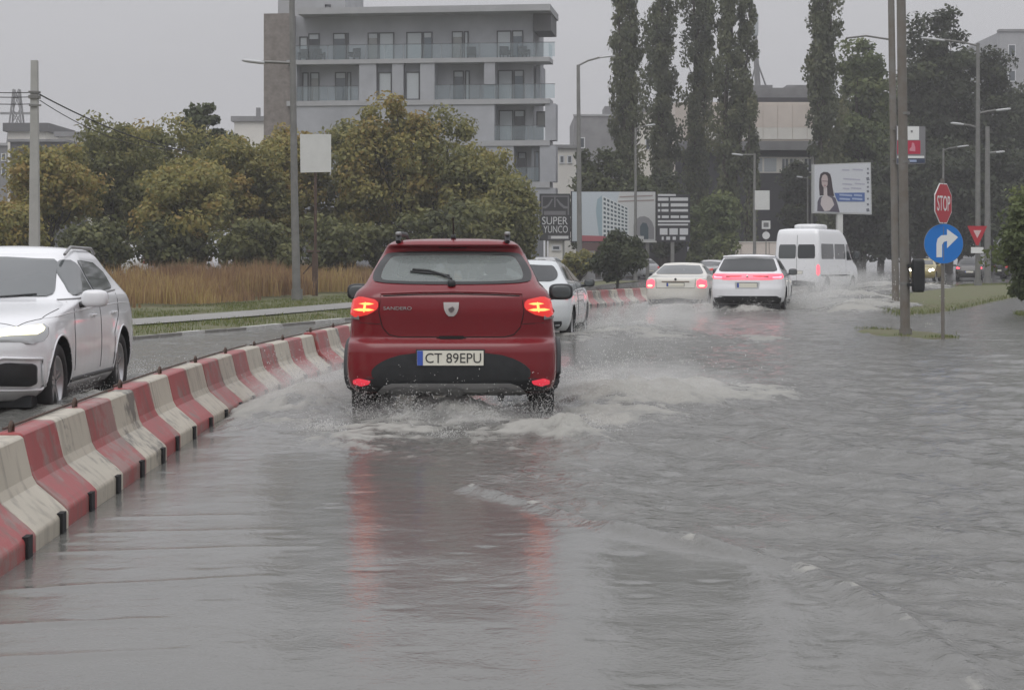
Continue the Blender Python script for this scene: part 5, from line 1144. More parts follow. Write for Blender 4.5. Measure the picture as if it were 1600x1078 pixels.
# ------------------------------------------------------------------ poles, lamps, cables
galv = mat('galvanised_steel', (.21, .21, .20), .55, .35, noise=.2, nscale=3); concrete_p = mat('pole_concrete', (.40, .40, .38), .8, noise=.15, nscale=2); lamp_head = mat('lamp_head', (.5, .51, .52), .4, .2)
worn_pole = mat('worn_painted_pole', (.20, .198, .185), .7, .1, noise=.3, nscale=2.5, dirt=(.15, .125, .10))
def lamp_post(label, px, py_base, Y, py_top, arms, r=.1, m=galv, zb=0.0, lean=0.0, name='street_lamp', ext=0.0):
    X = (px - CX) / F * Y; zt = CH - (py_top - HY) / F * Y - zb; root = empty(name, (X, Y, zb)); tag(root, label, 'street lamp', 'street lamps')
    MB().tube([(0, 0, -.35), (lean * .5, 0, zt * .5), (lean, 0, zt + ext)], [r * 1.15, r * .95, r * .7], 14).build('pole', m, root); MB().tube([(0, 0, -.2), (0, 0, .35)], r * 1.5, 14).build('base_sleeve', m, root)
    for (dx, dz, z0) in arms:
        zz_ = CH - (z0 - HY) / F * Y - zb; lx = lean * zz_ / zt; k = F / Y; ex, ez = dx / k, dz / k
        MB().tube([(lx, 0, zz_), (lx + ex * .3, 0, zz_ + ez * .55), (lx + ex * .75, 0, zz_ + ez)], r * .38, 8).build('arm', m, root)
        hd = superblob((abs(ex) * .42 + .2, .22, .12), .6, 8).build('lantern', lamp_head, root, (lx + ex * .9, 0, zz_ + ez + .01)); hd.rotation_euler = (0, -math.copysign(.12, ex) , 0)
    return root
lamp_post('tall grey lamp post on the verge with one arm over the road', 464, 473, 63.6, 99, [(-66, 2, 99)], .125, galv, .1, -.18, ext=3.2)
lamp_post('slender lamp post beside the large billboard with an upswept arm', 906, 410, 118, 102, [(50, 14, 103)], .15, galv, 0, -.1)
lamp_post('shorter lamp post behind the large billboard', 993, 410, 130, 200, [(26, 6, 202)], .1, galv, fz(130))
lamp_post('lamp post carrying a blank white panel before the dark lower wall', 1179, 392, 120, 240, [(-30, 0, 242)], .1, galv, 0)
lamp_post('lamp post at the corner of the beige hall', 1269, 400, 158, 222, [(34, 8, 224)], .1, galv, fz(158)); lamp_post('small lamp post beside the poster billboard', 1262, 400, 150, 276, [(-14, 2, 279)], .07, galv, fz(150))
lamp_post('tall lamp post with curved arm reaching over the give way sign', 1528, 440, 98, 68, [(-78, 10, 72), (44, 6, 178), (-36, 6, 200)], .125, galv, .05, .0)
lamp_post('slim lamp post between the stop sign and red banner', 1474, 420, 140, 232, [(34, 6, 235)], .09, galv, fz(140)); lamp_post('plain grey mast behind the give way sign', 1543, 430, 112, 198, [(22, 2, 240)], .17, galv, .0)
def plain_pole(label, px, py_b, Y, lean, h, r, m, name='utility_pole'):
    X = (px - CX) / F * Y; root = empty(name, (X, Y, 0)); tag(root, label, 'pole'); MB().tube([(0, 0, -.35), (lean * .5, 0, h * .5), (lean, 0, h)], [r * 1.05, r, r * .8], 16).build('shaft', m, root)
    MB().tube([(0, 0, -.1), (0, 0, .14)], r * 1.35, 16).build('collar', m, root); return root
pA = plain_pole('tall weathered pole with a dark signal box, standing in half drowned grass', 1415, 525, 35.6, -.14, 10.5, .088, worn_pole)
for z_ in (.95, 3.2, 4.1): MB().tube([(-.02, 0, z_), (-.02, 0, z_ + .05)], .098, 14).build('clamp', galv, pA)
pB = plain_pole('second tall pole behind the signal box pole', 1400, 480, 57.5, -.22, 14, .105, worn_pole)
MB().tube([(-.13, 0, 8.0), (-.9, 0, 8.12), (-1.5, 0, 8.05)], .03, 6).build('bracket_arm', galv, pB)
# signal box on pole A
sb = empty('signal_box', (7.30 + .21, 35.5, .82)); tag(sb, 'dark traffic signal head seen from behind, clamped to the tall pole', 'signal')
superblob((.22, .2, .62), .25, 10).build('housing', plastic, sb, (0, 0, .3)); MB().bb(-.2, -.1, -.03, .03, .1, .16).bb(-.2, -.1, -.03, .03, .45, .51).build('bracket', plastic, sb)
for z_ in (.14, .42): MB().lathe([(-.02, .085), (.12, .09)], 16, 'Y', (0, .12, z_)).build('visor', plastic, sb)
# concrete utility pole with cables
uY = 60; uX = (54 - CX) / F * uY; up_ = empty('utility_pole', (uX, uY, .1)); tag(up_, 'pale square concrete utility pole behind the oncoming SUV', 'pole'); zt = CH - (95 - HY) / F * uY - .1
b = MB(); b.add([(-.17, -.13, -.3), (.17, -.13, -.3), (.17, .13, -.3), (-.17, .13, -.3), (-.10, -.09, zt), (.10, -.09, zt), (.10, .09, zt), (-.10, .09, zt)], [(3, 2, 1, 0), (4, 5, 6, 7), (0, 1, 5, 4), (1, 2, 6, 5), (2, 3, 7, 6), (3, 0, 4, 7)]); b.build('shaft', concrete_p, up_)
zc = CH - (152 - HY) / F * uY - .1; MB().bb(-.16, .16, -.15, .15, zc - .05, zc + .05).bb(-.16, .16, -.15, .15, zc + .12, zc + .18).build('cable_clamp', galv, up_); MB().bb(-.14, .24, -.16, -.12, zc - .30, zc - .24).build('cable_bracket', galv, up_)
cable = mat('black_cable', (.02, .02, .02), .7)
def wire(label, P, r, sag=.3):
    a, b_ = Vector(P[0]), Vector(P[1]); pts = [a.lerp(b_, t) - Vector((0, 0, sag * 4 * t * (1 - t))) for t in np.linspace(0, 1, 24)]
    tag(MB().tube(pts, r, 5).build('overhead_cable', cable), label, 'cable', 'overhead cables')
p0 = Vector((uX, uY, zc + .1))
wire('thick overhead cable running from the concrete pole into the trees', (p0 + Vector((.16, 0, .08)), at(300, 238, 78)), .024, .25); wire('thin overhead cable below the thick one, into the trees', (p0 + Vector((.16, 0, -.1)), at(290, 232, 80)), .014, .5)
for dz, e, lb in ((.14, 138, 'topmost cable leaving the concrete pole past the pylon'), (.0, 146, 'middle cable leaving the concrete pole past the pylon'), (-.22, 156, 'lowest cable leaving the concrete pole past the pylon')): wire(lb, (p0 + Vector((-.14, 0, dz)), at(-260, e - 30, 52)), .014, .2)

# ------------------------------------------------------------------ signs and billboards
white_p = mat('white_panel', (.60, .61, .59), .5, noise=.08, nscale=2); red_s = mat('sign_red', (.42, .015, .03), .4); blue_s = mat('sign_blue', (.01, .17, .55), .4); white_s = mat('sign_white', (.72, .73, .72), .45); steel_back = mat('sign_back', (.3, .3, .3), .5, .5)
def ngon(n, r, rot=0.0): return [(r * math.cos(rot + 2 * math.pi * i / n), r * math.sin(rot + 2 * math.pi * i / n)) for i in range(n)]
def plaque(name, poly, d, m, parent, loc, y=0.0): return MB().prism(poly, (0, y, 0), (1, 0, 0), (0, 0, 1), (0, d, 0)).build(name, m, parent, loc)
# stop + turn right on one post
sg = empty('road_sign_post', ((1474 - CX) / F * 34.1, 34.1, 0)); tag(sg, 'post carrying the red STOP octagon above a blue turn right disc', 'road sign')
MB().tube([(0, .03, -.3), (-.015, .03, 2.85)], .032, 12).build('post', worn_pole, sg)
st = empty('stop_plate', (0, 0, 1.4 + (407 - 318) / F * 34.1), R(53), sg)
plaque('plate', ngon(8, .385, R(22.5)), .012, white_s, st, None); plaque('red_face', ngon(8, .365, R(22.5)), .004, red_s, st, None, -.0045)
text('stop_lettering', 'STOP', .54, .27, white_s, st, (0, -.006, 0), (R(90), 0, 0), .003)
ml = st.children
tr_ = empty('turn_right_plate', (0, -.02, 1.4 + (407 - 381) / F * 34.1), R(4), sg); plaque('disc', ngon(40, .355), .012, steel_back, tr_, None); plaque('blue_face', ngon(40, .35), .004, blue_s, tr_, None, -.0045)
arrow = [(-.13, -.24), (-.03, -.24), (-.03, -.02), (.0, .03), (.06, .05), (.06, -.08), (.26, .115), (.06, .26), (.06, .155), (-.04, .15), (-.11, .09), (-.13, .0)]
plaque('arrow', arrow, .004, white_s, tr_, None, -.0085); MB().tube([(.0, .012, .3), (.0, .012, -.3)], .02, 6).build('clamp', galv, tr_)
# give way sign on the tall lamp post
gwy = empty('give_way_sign', ((1527 - CX) / F * 97.6, 97.6, CH - (368 - HY) / F * 97.6)); tag(gwy, 'red give way triangle with white plate beneath on the lamp post', 'road sign')
plaque('plate', [(-.50, .48), (.50, .48), (.06, -.5), (-.06, -.5)], .015, red_s, gwy, None); plaque('white_face', [(-.20, .26), (.20, .26), (0, -.14)], .004, mat('sign_pink_white', (.6, .45, .45), .5), gwy, None, -.005)
plaque('supplementary_plate', [(-.32, -.9), (.32, -.9), (.32, -.6), (-.32, -.6)], .015, white_s, gwy, None)
# blank white panel on rusty post
bs = empty('blank_sign', ((494 - CX) / F * 71, 71, .14)); tag(bs, 'blank white panel on a rusty post in the dry grass', 'sign'); zz_ = lambda py: CH - (py - HY) / F * 71 - .14
plaque('panel', [(-.58, zz_(270)), (.55, zz_(269)), (.55, zz_(210)), (-.60, zz_(210))], .06, white_p, bs, None); MB().tube([(-.05, .09, -.3), (-.03, .09, zz_(268))], .055, 10).build('post', rust, bs); MB().bb(-.15, .05, .0, .2, -.3, zz_(396)).build('footing', rust, bs); MB().bb(-.35, .12, .05, .15, zz_(394), zz_(391)).build('cross_bar', rust, bs)
MB().tube([(-.12, .1, zz_(410)), (-1.25, .15, -.1)], .03, 6).build('stay', rust, bs)
# blank panel and small plates by the far lamp post
b2 = empty('blank_hanging_sign', ((1191 - CX) / F * 119.6, 119.6, CH - (328 - HY) / F * 119.6)); tag(b2, 'small blank white panel hung on the lamp post before the dark wall', 'sign'); plaque('panel', [(-.46, 0), (.46, 0), (.46, 1.2), (-.46, 1.2)], .05, white_p, b2, None); MB().bb(-.52, .46, .055, .10, .9, .96).build('bracket', galv, b2)
b3 = empty('round_sign', ((1197 - CX) / F * 121, 121, 0)); tag(b3, 'small post with pale square plate above a pale disc', 'road sign'); zz_ = lambda py: CH - (py - HY) / F * 121
MB().tube([(0, .03, -.3), (0, .03, zz_(345))], .03, 8).build('post', galv, b3); plaque('square_plate', [(-.27, zz_(358)), (.27, zz_(358)), (.27, zz_(345)), (-.27, zz_(345))], .02, white_s, b3, None); plaque('inner_plate', [(-.16, zz_(355)), (.16, zz_(355)), (.16, zz_(348)), (-.16, zz_(348))], .004, conc, b3, None, -.006); plaque('disc', [(p[0], p[1] + zz_(368)) for p in ngon(20, .24)], .02, white_s, b3, None)
# black SUPER sign
bk = mat('sign_black', (.025, .025, .03), .45); lt = mat('sign_light_lettering', (.52, .53, .54), .5); gyl = mat('sign_grey_line', (.14, .14, .15), .5)
Y = 128; sx_ = lambda px: (px - 867) / F * Y; sz_ = lambda py: CH - (py - HY) / F * Y
b4 = empty('black_sign', ((867 - CX) / F * Y, Y, 0)); tag(b4, 'black advertising sign reading SUPER with grey emblem on top', 'sign')
plaque('board', [(sx_(843), sz_(376)), (sx_(891), sz_(376)), (sx_(891), sz_(303)), (sx_(843), sz_(303))], .35, bk, b4, None)
MB().bb(sx_(852), sx_(855), .1, .3, -.2, sz_(376)).build('post', galv, b4); MB().bb(sx_(879), sx_(882), .1, .3, -.2, sz_(376)).build('post', galv, b4)
for P in ([(846, 306), (889, 306), (889, 308), (846, 308)], [(846, 308), (848, 308), (848, 336), (846, 336)], [(887, 308), (889, 308), (889, 336), (887, 336)], [(866, 308), (868, 308), (868, 324), (866, 324)], [(862, 311), (864, 312), (858, 322), (853, 326), (848, 326), (848, 323), (853, 322), (857, 319)], [(871, 311), (869, 312), (875, 321), (881, 326), (887, 326), (887, 323), (882, 322), (876, 317)], [(850, 330), (884, 330), (884, 336), (850, 336)]):
    plaque('emblem_line', [(sx_(a), sz_(b)) for a, b in P], .006, gyl, b4, None, -.008)
text('sign_lettering', 'SUPER', sx_(888) - sx_(848), sz_(339) - sz_(351), lt, b4, (0, -.012, sz_(345)), (R(90), 0, 0), .01); text('sign_lettering', 'YUNCO', sx_(888) - sx_(850), sz_(353) - sz_(364), lt, b4, (.05, -.012, sz_(358.5)), (R(90), 0, 0), .01)
plaque('lettering_bar', [(sx_(856), sz_(374)), (sx_(889), sz_(374)), (sx_(889), sz_(368)), (sx_(856), sz_(368))], .006, gyl, b4, None, -.008); plaque('lettering_strip', [(sx_(861), sz_(373)), (sx_(888), sz_(373)), (sx_(888), sz_(369)), (sx_(861), sz_(369))], .006, lt, b4, None, -.015)
# big property billboard
Y = 131; sx_ = lambda px: (px - 965) / F * Y; sz_ = lambda py: CH - (py - HY) / F * Y
b5 = empty('property_billboard', ((965 - CX) / F * Y, Y, fz(Y))); tag(b5, 'wide pale billboard picturing a white apartment tower and a grey arch', 'billboard'); b5z = fz(Y)
def pq(par, nm, P, m, k, y=0): return plaque(nm, [(sx_(a), sz_(b) - b5z) for a, b in P], .006, m, par, None, -.008 * k + y)
plaque('board', [(sx_(892), sz_(379) - b5z), (sx_(1025), sz_(379) - b5z), (sx_(1025), sz_(299) - b5z), (sx_(892), sz_(299) - b5z)], .3, bk, b5, None)
pq(b5, 'sky_print', [(894, 377), (1024, 377), (1024, 300), (894, 300)], mat('print_pale_blue', (.47, .52, .56), .5), 1)
pq(b5, 'pale_print', [(950, 377), (1024, 377), (1024, 300), (968, 300)], mat('print_pale_grey', (.52, .53, .53), .5), 2)
pq(b5, 'tower_print', [(936, 370), (931, 330), (933, 312), (940, 306), (941, 306), (941, 372)], mat('print_teal', (.28, .37, .42), .5), 3); tw = pq(b5, 'tower_print', [(941, 372), (941, 306), (982, 325), (982, 374)], mat('print_white', (.58, .61, .62), .5), 3)
tdk = mat('print_dark_teal', (.06, .09, .11), .5)
for c in range(7):
    for q in range(9):
        u0, u1 = 943 + c * 5.6, 943 + c * 5.6 + 3.6; f0 = lambda u: 306 + (u - 941) * 19 / 41; hh = lambda u, v: f0(u) + (373 - f0(u)) * v; v0, v1 = (q + .25) / 9.2, (q + .8) / 9.2
        pq(tw, 'tower_window_print', [(u0, hh(u0, v0)), (u1, hh(u1, v0)), (u1, hh(u1, v1)), (u0, hh(u0, v1))], tdk, 4)
pq(b5, 'red_band_print', [(906, 377), (950, 377), (946, 369), (908, 368)], mat('print_red', (.36, .10, .12), .5), 4); pq(b5, 'line_print', [(968, 307), (1020, 305), (1020, 307), (968, 309)], mat('print_brown', (.3, .25, .24), .5), 4); pq(b5, 'line_print', [(966, 314), (1022, 312), (1022, 314), (966, 316)], MATS['print_brown'], 4)
arc = [(990 + 0, 372), (990, 352), (993, 344), (999, 339), (1007, 338), (1014, 341), (1019, 347), (1022, 356), (1022, 374)]; pq(b5, 'arch_print', arc, mat('print_grey', (.24, .24, .25), .5), 4); pq(b5, 'arch_print', [(1000, 366), (1000, 354), (1004, 348), (1010, 349), (1013, 356), (1013, 374), (1003, 374)], tdk, 5); pq(b5, 'kerb_print', [(988, 369), (1006, 369), (1006, 376), (988, 376)], MATS['print_pale_grey'], 6)
for px in (915, 965, 1012): MB().bb(sx_(px) - .12, sx_(px) + .12, .1, .28, -.3, sz_(379) - b5z).build('post', galv, b5)
pq(b5, 'lower_ledge', [(985, 379), (1026, 379), (1026, 376.5), (985, 376.5)], white_p, 7); MB().bb(sx_(908), sx_(985), -.05, .28, sz_(392) - b5z, sz_(379.5) - b5z).build('skirt', mat('brown_skirt', (.12, .07, .07), .7), b5)
# black board of white lettering bars
Y = 129; sx_ = lambda px: (px - 1051) / F * Y; sz_ = lambda py: CH - (py - HY) / F * Y; b5z = fz(Y)
b6 = empty('lettered_board', ((1051 - CX) / F * Y, Y, fz(Y))); tag(b6, 'black board covered in rows of white lettering beside the wide billboard', 'sign'); plaque('board', [(sx_(1026), sz_(378) - b5z), (sx_(1078), sz_(378) - b5z), (sx_(1078), sz_(304) - b5z), (sx_(1026), sz_(304) - b5z)], .2, bk, b6, None)
for P in [(1028, 1056, 303.5, 306.5), (1028, 1044.5, 309, 314), (1047, 1075, 309, 314), (1028, 1031.5, 318, 323), (1033.5, 1044.5, 318, 323), (1048, 1075, 318, 323), (1028, 1031.5, 327, 331), (1033.5, 1044.5, 327, 331), (1048, 1075, 327, 331), (1028, 1031.5, 337, 341), (1034, 1045, 337, 341), (1048, 1061, 337, 341), (1063, 1075, 337, 341), (1028, 1078, 344.5, 347.5), (1028, 1075, 350, 352.5), (1031, 1043, 357, 367), (1046, 1059, 357, 367), (1062, 1075, 357, 367), (1034, 1037, 370, 375), (1041, 1047, 370, 375), (1051, 1056, 370, 375), (1062, 1071, 370, 375)]:
    pq(b6, 'lettering_bar', [(P[0], P[3]), (P[1], P[3]), (P[1], P[2]), (P[0], P[2])], lt, 1)
MB().bb(-.12, .12, .05, .2, -.3, sz_(378) - b5z).build('post', galv, b6)
# poster billboard with portrait
Y = 108; kx = Y / F; b7 = empty('poster_billboard', ((1317 - CX) * kx, Y, 0), R(10)); tag(b7, 'white poster billboard with a dark haired portrait and blue text box', 'billboard')
fx = lambda x: ((1260 + x / 10.26) - 1317) * kx / math.cos(R(10)); fzz = lambda y, x: CH - ((240 + (y + (x - 560) * .055) / 10.26) - HY) * kx
def pp(par, nm, P, m, k): return plaque(nm, [(fx(a), fzz(b, a)) for a, b in P], .006, m, par, None, -.008 * k)
plaque('board', [(fx(100), fzz(985, 100)), (fx(1065), fzz(950, 1065)), (fx(1050), fzz(110, 1050)), (fx(100), fzz(205, 100))], .35, mat('billboard_frame', (.42, .43, .43), .5), b7, None)
pp(b7, 'poster', [(118, 965), (1045, 930), (1035, 130), (118, 220)], mat('poster_white', (.55, .57, .60), .5), 1)
hair = mat('print_hair', (.035, .022, .03), .5); skin = mat('print_skin', (.46, .38, .37), .5)
pp(b7, 'portrait_hair', [(200, 700), (190, 560), (195, 430), (215, 350), (265, 315), (330, 315), (375, 345), (395, 420), (415, 560), (440, 690), (330, 720), (270, 690)], hair, 2); pp(b7, 'portrait_coat', [(160, 950), (165, 800), (200, 720), (300, 690), (400, 690), (460, 720), (500, 830), (530, 945)], mat('print_coat', (.09, .08, .11), .5), 3)
pp(b7, 'portrait_face', [(235, 520), (228, 430), (245, 375), (285, 350), (322, 375), (335, 430), (328, 520), (295, 580), (270, 580)], skin, 4); pp(b7, 'portrait_neck', [(265, 560), (320, 560), (325, 690), (400, 730), (440, 830), (360, 930), (280, 945), (215, 840), (225, 740), (265, 690)], mat('print_blouse', (.52, .47, .47), .5), 4)
pp(b7, 'portrait_eyes', [(240, 455), (330, 455), (330, 470), (240, 470)], mat('print_shade', (.2, .14, .15), .5), 5); pp(b7, 'portrait_mouth', [(268, 525), (300, 525), (300, 538), (268, 538)], mat('print_lips', (.3, .13, .15), .5), 5)
pp(b7, 'text_box', [(440, 640), (945, 605), (945, 750), (500, 775), (470, 720)], mat('print_blue', (.07, .13, .33), .5), 3)
for a, b_, y in ((525, 735, 665), (765, 900, 655), (525, 700, 728), (735, 905, 715)): pp(b7, 'text_line', [(a, y + 14), (b_, y + 14), (b_, y - 14), (a, y - 14)], mat('print_light_blue', (.33, .40, .56), .5), 4)
for a, b_, y in ((570, 690, 262), (745, 915, 245), (590, 870, 405), (575, 735, 488), (780, 945, 470), (585, 690, 560), (715, 890, 545)): pp(b7, 'text_line', [(a, y + 11), (b_, y + 11), (b_, y - 11), (a, y - 11)], mat('print_lavender', (.38, .38, .46), .5), 2)
for y, s_ in ((220, 26), (290, 30), (380, 44), (440, 26), (510, 28), (580, 34), (700, 26), (790, 30), (880, 44)): pp(b7, 'figure_print', [(1000 - s_ * .5, y + s_ * .7), (1000 + s_ * .6, y + s_ * .5), (1000 + s_ * .3, y - s_ * .7), (1000 - s_ * .7, y - s_ * .4)], mat('print_mix', (.15, .16, .19), .5), 2)
MB().bb(-.30, .02, .05, .32, -.4, fzz(955, 560)).build('column', white_p, b7); MB().bb(-.36, .08, .02, .36, -.4, .4).build('footing', conc, b7)
# red and white banner hung by the far pole
Y = 57.3; b8 = empty('banner', ((1415 - CX) / F * Y, Y, CH - (256 - HY) / F * Y)); tag(b8, 'small lightbox banner, white above red above dark blue, hung on the rear pole', 'banner'); bzz = lambda py: (256 - py) / F * Y; bxx = lambda px: (px - 1415) / F * Y
plaque('box', [(bxx(1401), -.02), (bxx(1446), .0), (bxx(1446), bzz(198)), (bxx(1401), bzz(196))], .16, mat('banner_side', (.20, .20, .21), .5), b8, None)
def bq(nm, x0, x1, y0, y1, m, k): return plaque(nm, [(bxx(x0), bzz(y1)), (bxx(x1), bzz(y1)), (bxx(x1), bzz(y0)), (bxx(x0), bzz(y0))], .006, m, b8, None, -.008 * k)
bq('white_field', 1402, 1436, 198, 219, white_s, 1); bq('red_field', 1402, 1438, 220, 241, mat('banner_red', (.45, .03, .07), .45), 1); bq('divider', 1402, 1444, 244, 247.5, white_s, 1); bq('blue_field', 1402, 1445, 248, 255, mat('banner_blue', (.04, .055, .10), .5), 1); bq('mark', 1423, 1426, 204, 207.5, conc, 2); bq('lettering_bar', 1420, 1432, 250, 253.5, MATS['print_light_blue'], 2)
plaque('emblem', [(bxx(a), bzz(b)) for a, b in ((1421, 236), (1430, 237), (1430, 231), (1428, 224), (1425, 223), (1424, 230), (1421, 233))], .006, mat('banner_pink', (.6, .24, .30), .5), b8, None, -.016)
MB().bb(bxx(1396), bxx(1402), .05, .10, bzz(203), bzz(201)).bb(bxx(1396), bxx(1402), .05, .10, bzz(250), bzz(248)).build('bracket', galv, b8)

# ------------------------------------------------------------------ spray thrown up by the traffic
def spray_mat():
    m, t, b = new_mat('spray'); b.inputs['Base Color'].default_value = (.85, .85, .83, 1); b.inputs['Roughness'].default_value = .3
    tr = t.nodes.new('ShaderNodeBsdfTranslucent'); tr.inputs[0].default_value = (.9, .9, .88, 1); ms_ = t.nodes.new('ShaderNodeMixShader'); ms_.inputs[0].default_value = .5
    t.links.new(b.outputs[0], ms_.inputs[1]); t.links.new(tr.outputs[0], ms_.inputs[2])
    tp_ = t.nodes.new('ShaderNodeBsdfTransparent'); m3 = t.nodes.new('ShaderNodeMixShader'); m3.inputs[0].default_value = .55; t.links.new(tp_.outputs[0], m3.inputs[1]); t.links.new(ms_.outputs[0], m3.inputs[2])
    t.links.new(m3.outputs[0], t.nodes['Material Output'].inputs['Surface']); return m
SPRAY = spray_mat()
def mist_mat(name, dens, sc_):
    m = bpy.data.materials.new(name); m.use_nodes = True; t = m.node_tree; t.nodes.clear(); L = t.links.new
    o = t.nodes.new('ShaderNodeOutputMaterial'); v = t.nodes.new('ShaderNodeVolumePrincipled'); v.inputs['Color'].default_value = (.93, .93, .92, 1); v.inputs['Anisotropy'].default_value = .2
    tcn = t.nodes.new('ShaderNodeTexCoord'); n = t.nodes.new('ShaderNodeTexNoise'); n.inputs['Scale'].default_value = sc_; n.inputs['Detail'].default_value = 6; n.inputs['Roughness'].default_value = .65; L(tcn.outputs['Object'], n.inputs['Vector'])
    ln = t.nodes.new('ShaderNodeVectorMath'); ln.operation = 'LENGTH'; L(tcn.outputs['Object'], ln.inputs[0])        # unit sphere scaled by the object
    f = t.nodes.new('ShaderNodeMapRange'); L(ln.outputs['Value'], f.inputs['Value']); f.inputs['From Min'].default_value = 1.0; f.inputs['From Max'].default_value = .15; f.inputs['To Min'].default_value = 0; f.inputs['To Max'].default_value = 1
    r = t.nodes.new('ShaderNodeMapRange'); L(n.outputs[0], r.inputs['Value']); r.inputs['From Min'].default_value = .38; r.inputs['From Max'].default_value = .68; r.inputs['To Max'].default_value = dens
    mu = t.nodes.new('ShaderNodeMath'); mu.operation = 'MULTIPLY'; L(f.outputs[0], mu.inputs[0]); L(r.outputs[0], mu.inputs[1]); L(mu.outputs[0], v.inputs['Density']); L(v.outputs[0], o.inputs['Volume']); return m
def mist(label, loc, rad, dens, sc_=2.5, rz=0.0):
    b = superblob((2, 2, 2), 1.0, 12); o = b.build('mist', mist_mat('mist_%g_%g' % (dens, sc_), dens, sc_), None, loc, (0, 0, rz)); o.scale = rad; tag(o, label, 'spray', kind='stuff'); return o
OCT = np.array([(1, 0, 0), (-1, 0, 0), (0, 1, 0), (0, -1, 0), (0, 0, 1), (0, 0, -1)], float); OCF = np.array([(0, 2, 4), (2, 1, 4), (1, 3, 4), (3, 0, 4), (2, 0, 5), (1, 2, 5), (3, 1, 5), (0, 3, 5)])
def spray(label, jets, seed):
    "droplets flung along ballistic arcs: jets = (x, y, vx, vy, vz, spread, n, size)"
    g = np.random.default_rng(seed); P = []; S_ = []
    for (x, y, vx, vy, vz, sp_, n, sz) in jets:
        n = int(n * 1.9); sz *= .62
        t = g.random(n) ** .8; v = np.array([vx, vy, vz]) * g.uniform(.25, 1.1, n)[:, None] + g.normal(size=(n, 3)) * sp_ * np.array([1, 1, .6]); T = np.maximum(2 * np.abs(v[:, 2]) / 9.8, .03) * t
        p = np.array([x, y, .02]) + g.normal(size=(n, 3)) * np.array([.08, .12, .02]) + v * T[:, None]; p[:, 2] = p[:, 2] - 4.9 * T * T; 
        q = p[:, 2] > -.02; P.append(p[q]); S_.append((.62 * sz * g.uniform(.3, 1.0, n) ** 2 * 1.4)[q])
    P = np.concatenate(P); S_ = np.concatenate(S_); n = len(P)
    st_ = g.uniform(.7, 1.9, (n, 1, 1)) * np.array([0, 0, 1.0]) + np.array([1, 1, 0])
    V = P[:, None, :] + OCT[None] * S_[:, None, None] * st_
    Fq = (np.arange(n)[:, None, None] * 6 + OCF[None]).reshape(-1, 3)
    o = obj('spray', np_mesh('spray', V.reshape(-1, 3), Fq), SPRAY); tag(o, label, 'spray', kind='stuff'); return o
cx0 = -.515
spray('white spray and churned droplets round the wheels of the red hatchback', [
    (cx0 - .74, 16.6, -.05, -1.0, 2.5, .18, 1500, .009), (cx0 + .74, 16.6, .05, -1.0, 2.5, .18, 1500, .009), (cx0 - .35, 16.3, 0, -1.2, 2.0, .7, 2600, .010), (cx0 + .3, 16.3, 0, -1.2, 1.9, .7, 2400, .010),
    (cx0 - .9, 18.0, -1.9, -1.2, 2.3, .7, 3600, .010), (cx0 - .9, 20.0, -1.9, -.8, 2.5, .7, 3600, .011), (cx0 + .9, 18.0, 2.4, -1.0, 2.0, .8, 3600, .010), (cx0 + .9, 20.0, 3.0, -.6, 2.4, .8, 4200, .012),
    (cx0 + .95, 15.6, .9, -1.0, 1.5, .4, 1500, .009), (cx0 - .95, 15.5, -.5, -1.0, 1.2, .4, 1200, .009), (cx0, 15.0, 0, -.8, .9, .7, 800, .008)], 1)
spray('white spray beside the small white hatchback', [(1.1, 34.2, 2.0, -.6, 2.4, .7, 3000, .016), (1.5, 37, 3.0, -.5, 3.0, .8, 4000, .018), (-.8, 34.5, -1.5, -.5, 2.0, .6, 1200, .015), (.3, 33.2, 0, -1, 1.5, .8, 1500, .014)], 2)
spray('white bow spray between the cream saloon and the light bar SUV', [(5.7, 54.5, 1.4, -.6, 2.4, .7, 2200, .02), (3.9, 56.5, -1.6, -.5, 2.2, .6, 1400, .02), (4.8, 54.8, 0, -1.2, 1.6, .8, 1600, .018)], 3)
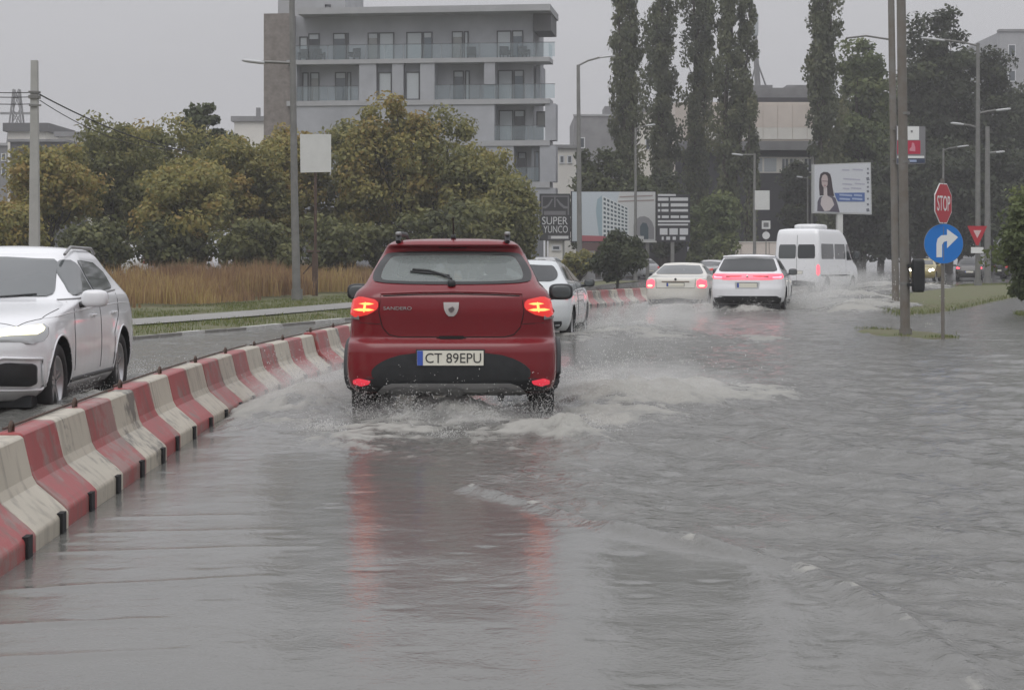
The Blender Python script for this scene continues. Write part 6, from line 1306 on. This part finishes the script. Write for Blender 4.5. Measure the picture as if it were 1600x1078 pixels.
spray('tall plume of spray thrown sideways by the light bar SUV', [(7.4, 52, 2.4, -.4, 3.6, .9, 3600, .024), (8.0, 54.5, 2.6, -.4, 4.2, .9, 4200, .026), (5.3, 51, -1.3, -.8, 2.2, .6, 1500, .02), (6.3, 50.3, 0, -1.2, 1.7, .9, 1800, .018)], 4)
spray('plume of spray round the wheels of the minibus', [(14.5, 83, 2.2, -.3, 3.4, .9, 2200, .034), (13.2, 80, 1.6, -.8, 2.6, .9, 1600, .032), (16.2, 86, 2.6, -.2, 3.4, .9, 1800, .034), (11.5, 79, -1.2, -.8, 2.4, .7, 1200, .03)], 5)
spray('spray at the wheels of the oncoming white SUV', [(-4.4, 18.6, 1.0, .8, 1.8, .5, 1400, .010), (-4.4, 21.5, 1.0, .8, 2.0, .5, 1400, .010), (-5.3, 17.7, 0, -1, 1.3, .7, 1000, .010)], 6)
mist('pale mist of spray between the red hatchback and the barrier', (-1.85, 18.6, .12), (.75, 3.2, .34), 1.6, 3.0)
mist('pale mist of spray on the open side of the red hatchback', (1.35, 19.4, .12), (1.25, 2.2, .30), 1.3, 3.0, -.2)
mist('pale splash mist behind the rear wheels of the red hatchback', (-.5, 15.9, .08), (1.1, .7, .22), 2.0, 4.0)
mist('pale mist of spray beside the small white hatchback', (2.6, 36.2, .3), (1.7, 3.0, .6), .6, 2.5, -.2)
mist('pale mist between the cream saloon and the light bar SUV', (5.2, 54.0, .2), (1.6, 1.6, .4), .6, 2.5)
mist('tall pale plume of mist beside the light bar SUV', (8.6, 54.0, .5), (1.3, 3.0, 1.05), .6, 2.5, -.15)
mist('pale mist round the minibus wheels', (15.0, 84, .5), (2.2, 5.0, 1.0), .28, 2.5, -.3)

# ------------------------------------------------------------------ rain haze
hz = MB().bb(-730, 730, -130, 980, -1.4, 48).build('haze', None); m = bpy.data.materials.new('rain_haze'); m.use_nodes = True; t = m.node_tree; t.nodes.clear()
o = t.nodes.new('ShaderNodeOutputMaterial'); v = t.nodes.new('ShaderNodeVolumePrincipled'); v.inputs['Color'].default_value = (.95, .95, .97, 1); v.inputs['Density'].default_value = .0007; t.links.new(v.outputs[0], o.inputs['Volume'])
hz.data.materials.append(m); tag(hz, 'thin grey rain haze over the whole scene', 'haze', kind='stuff')
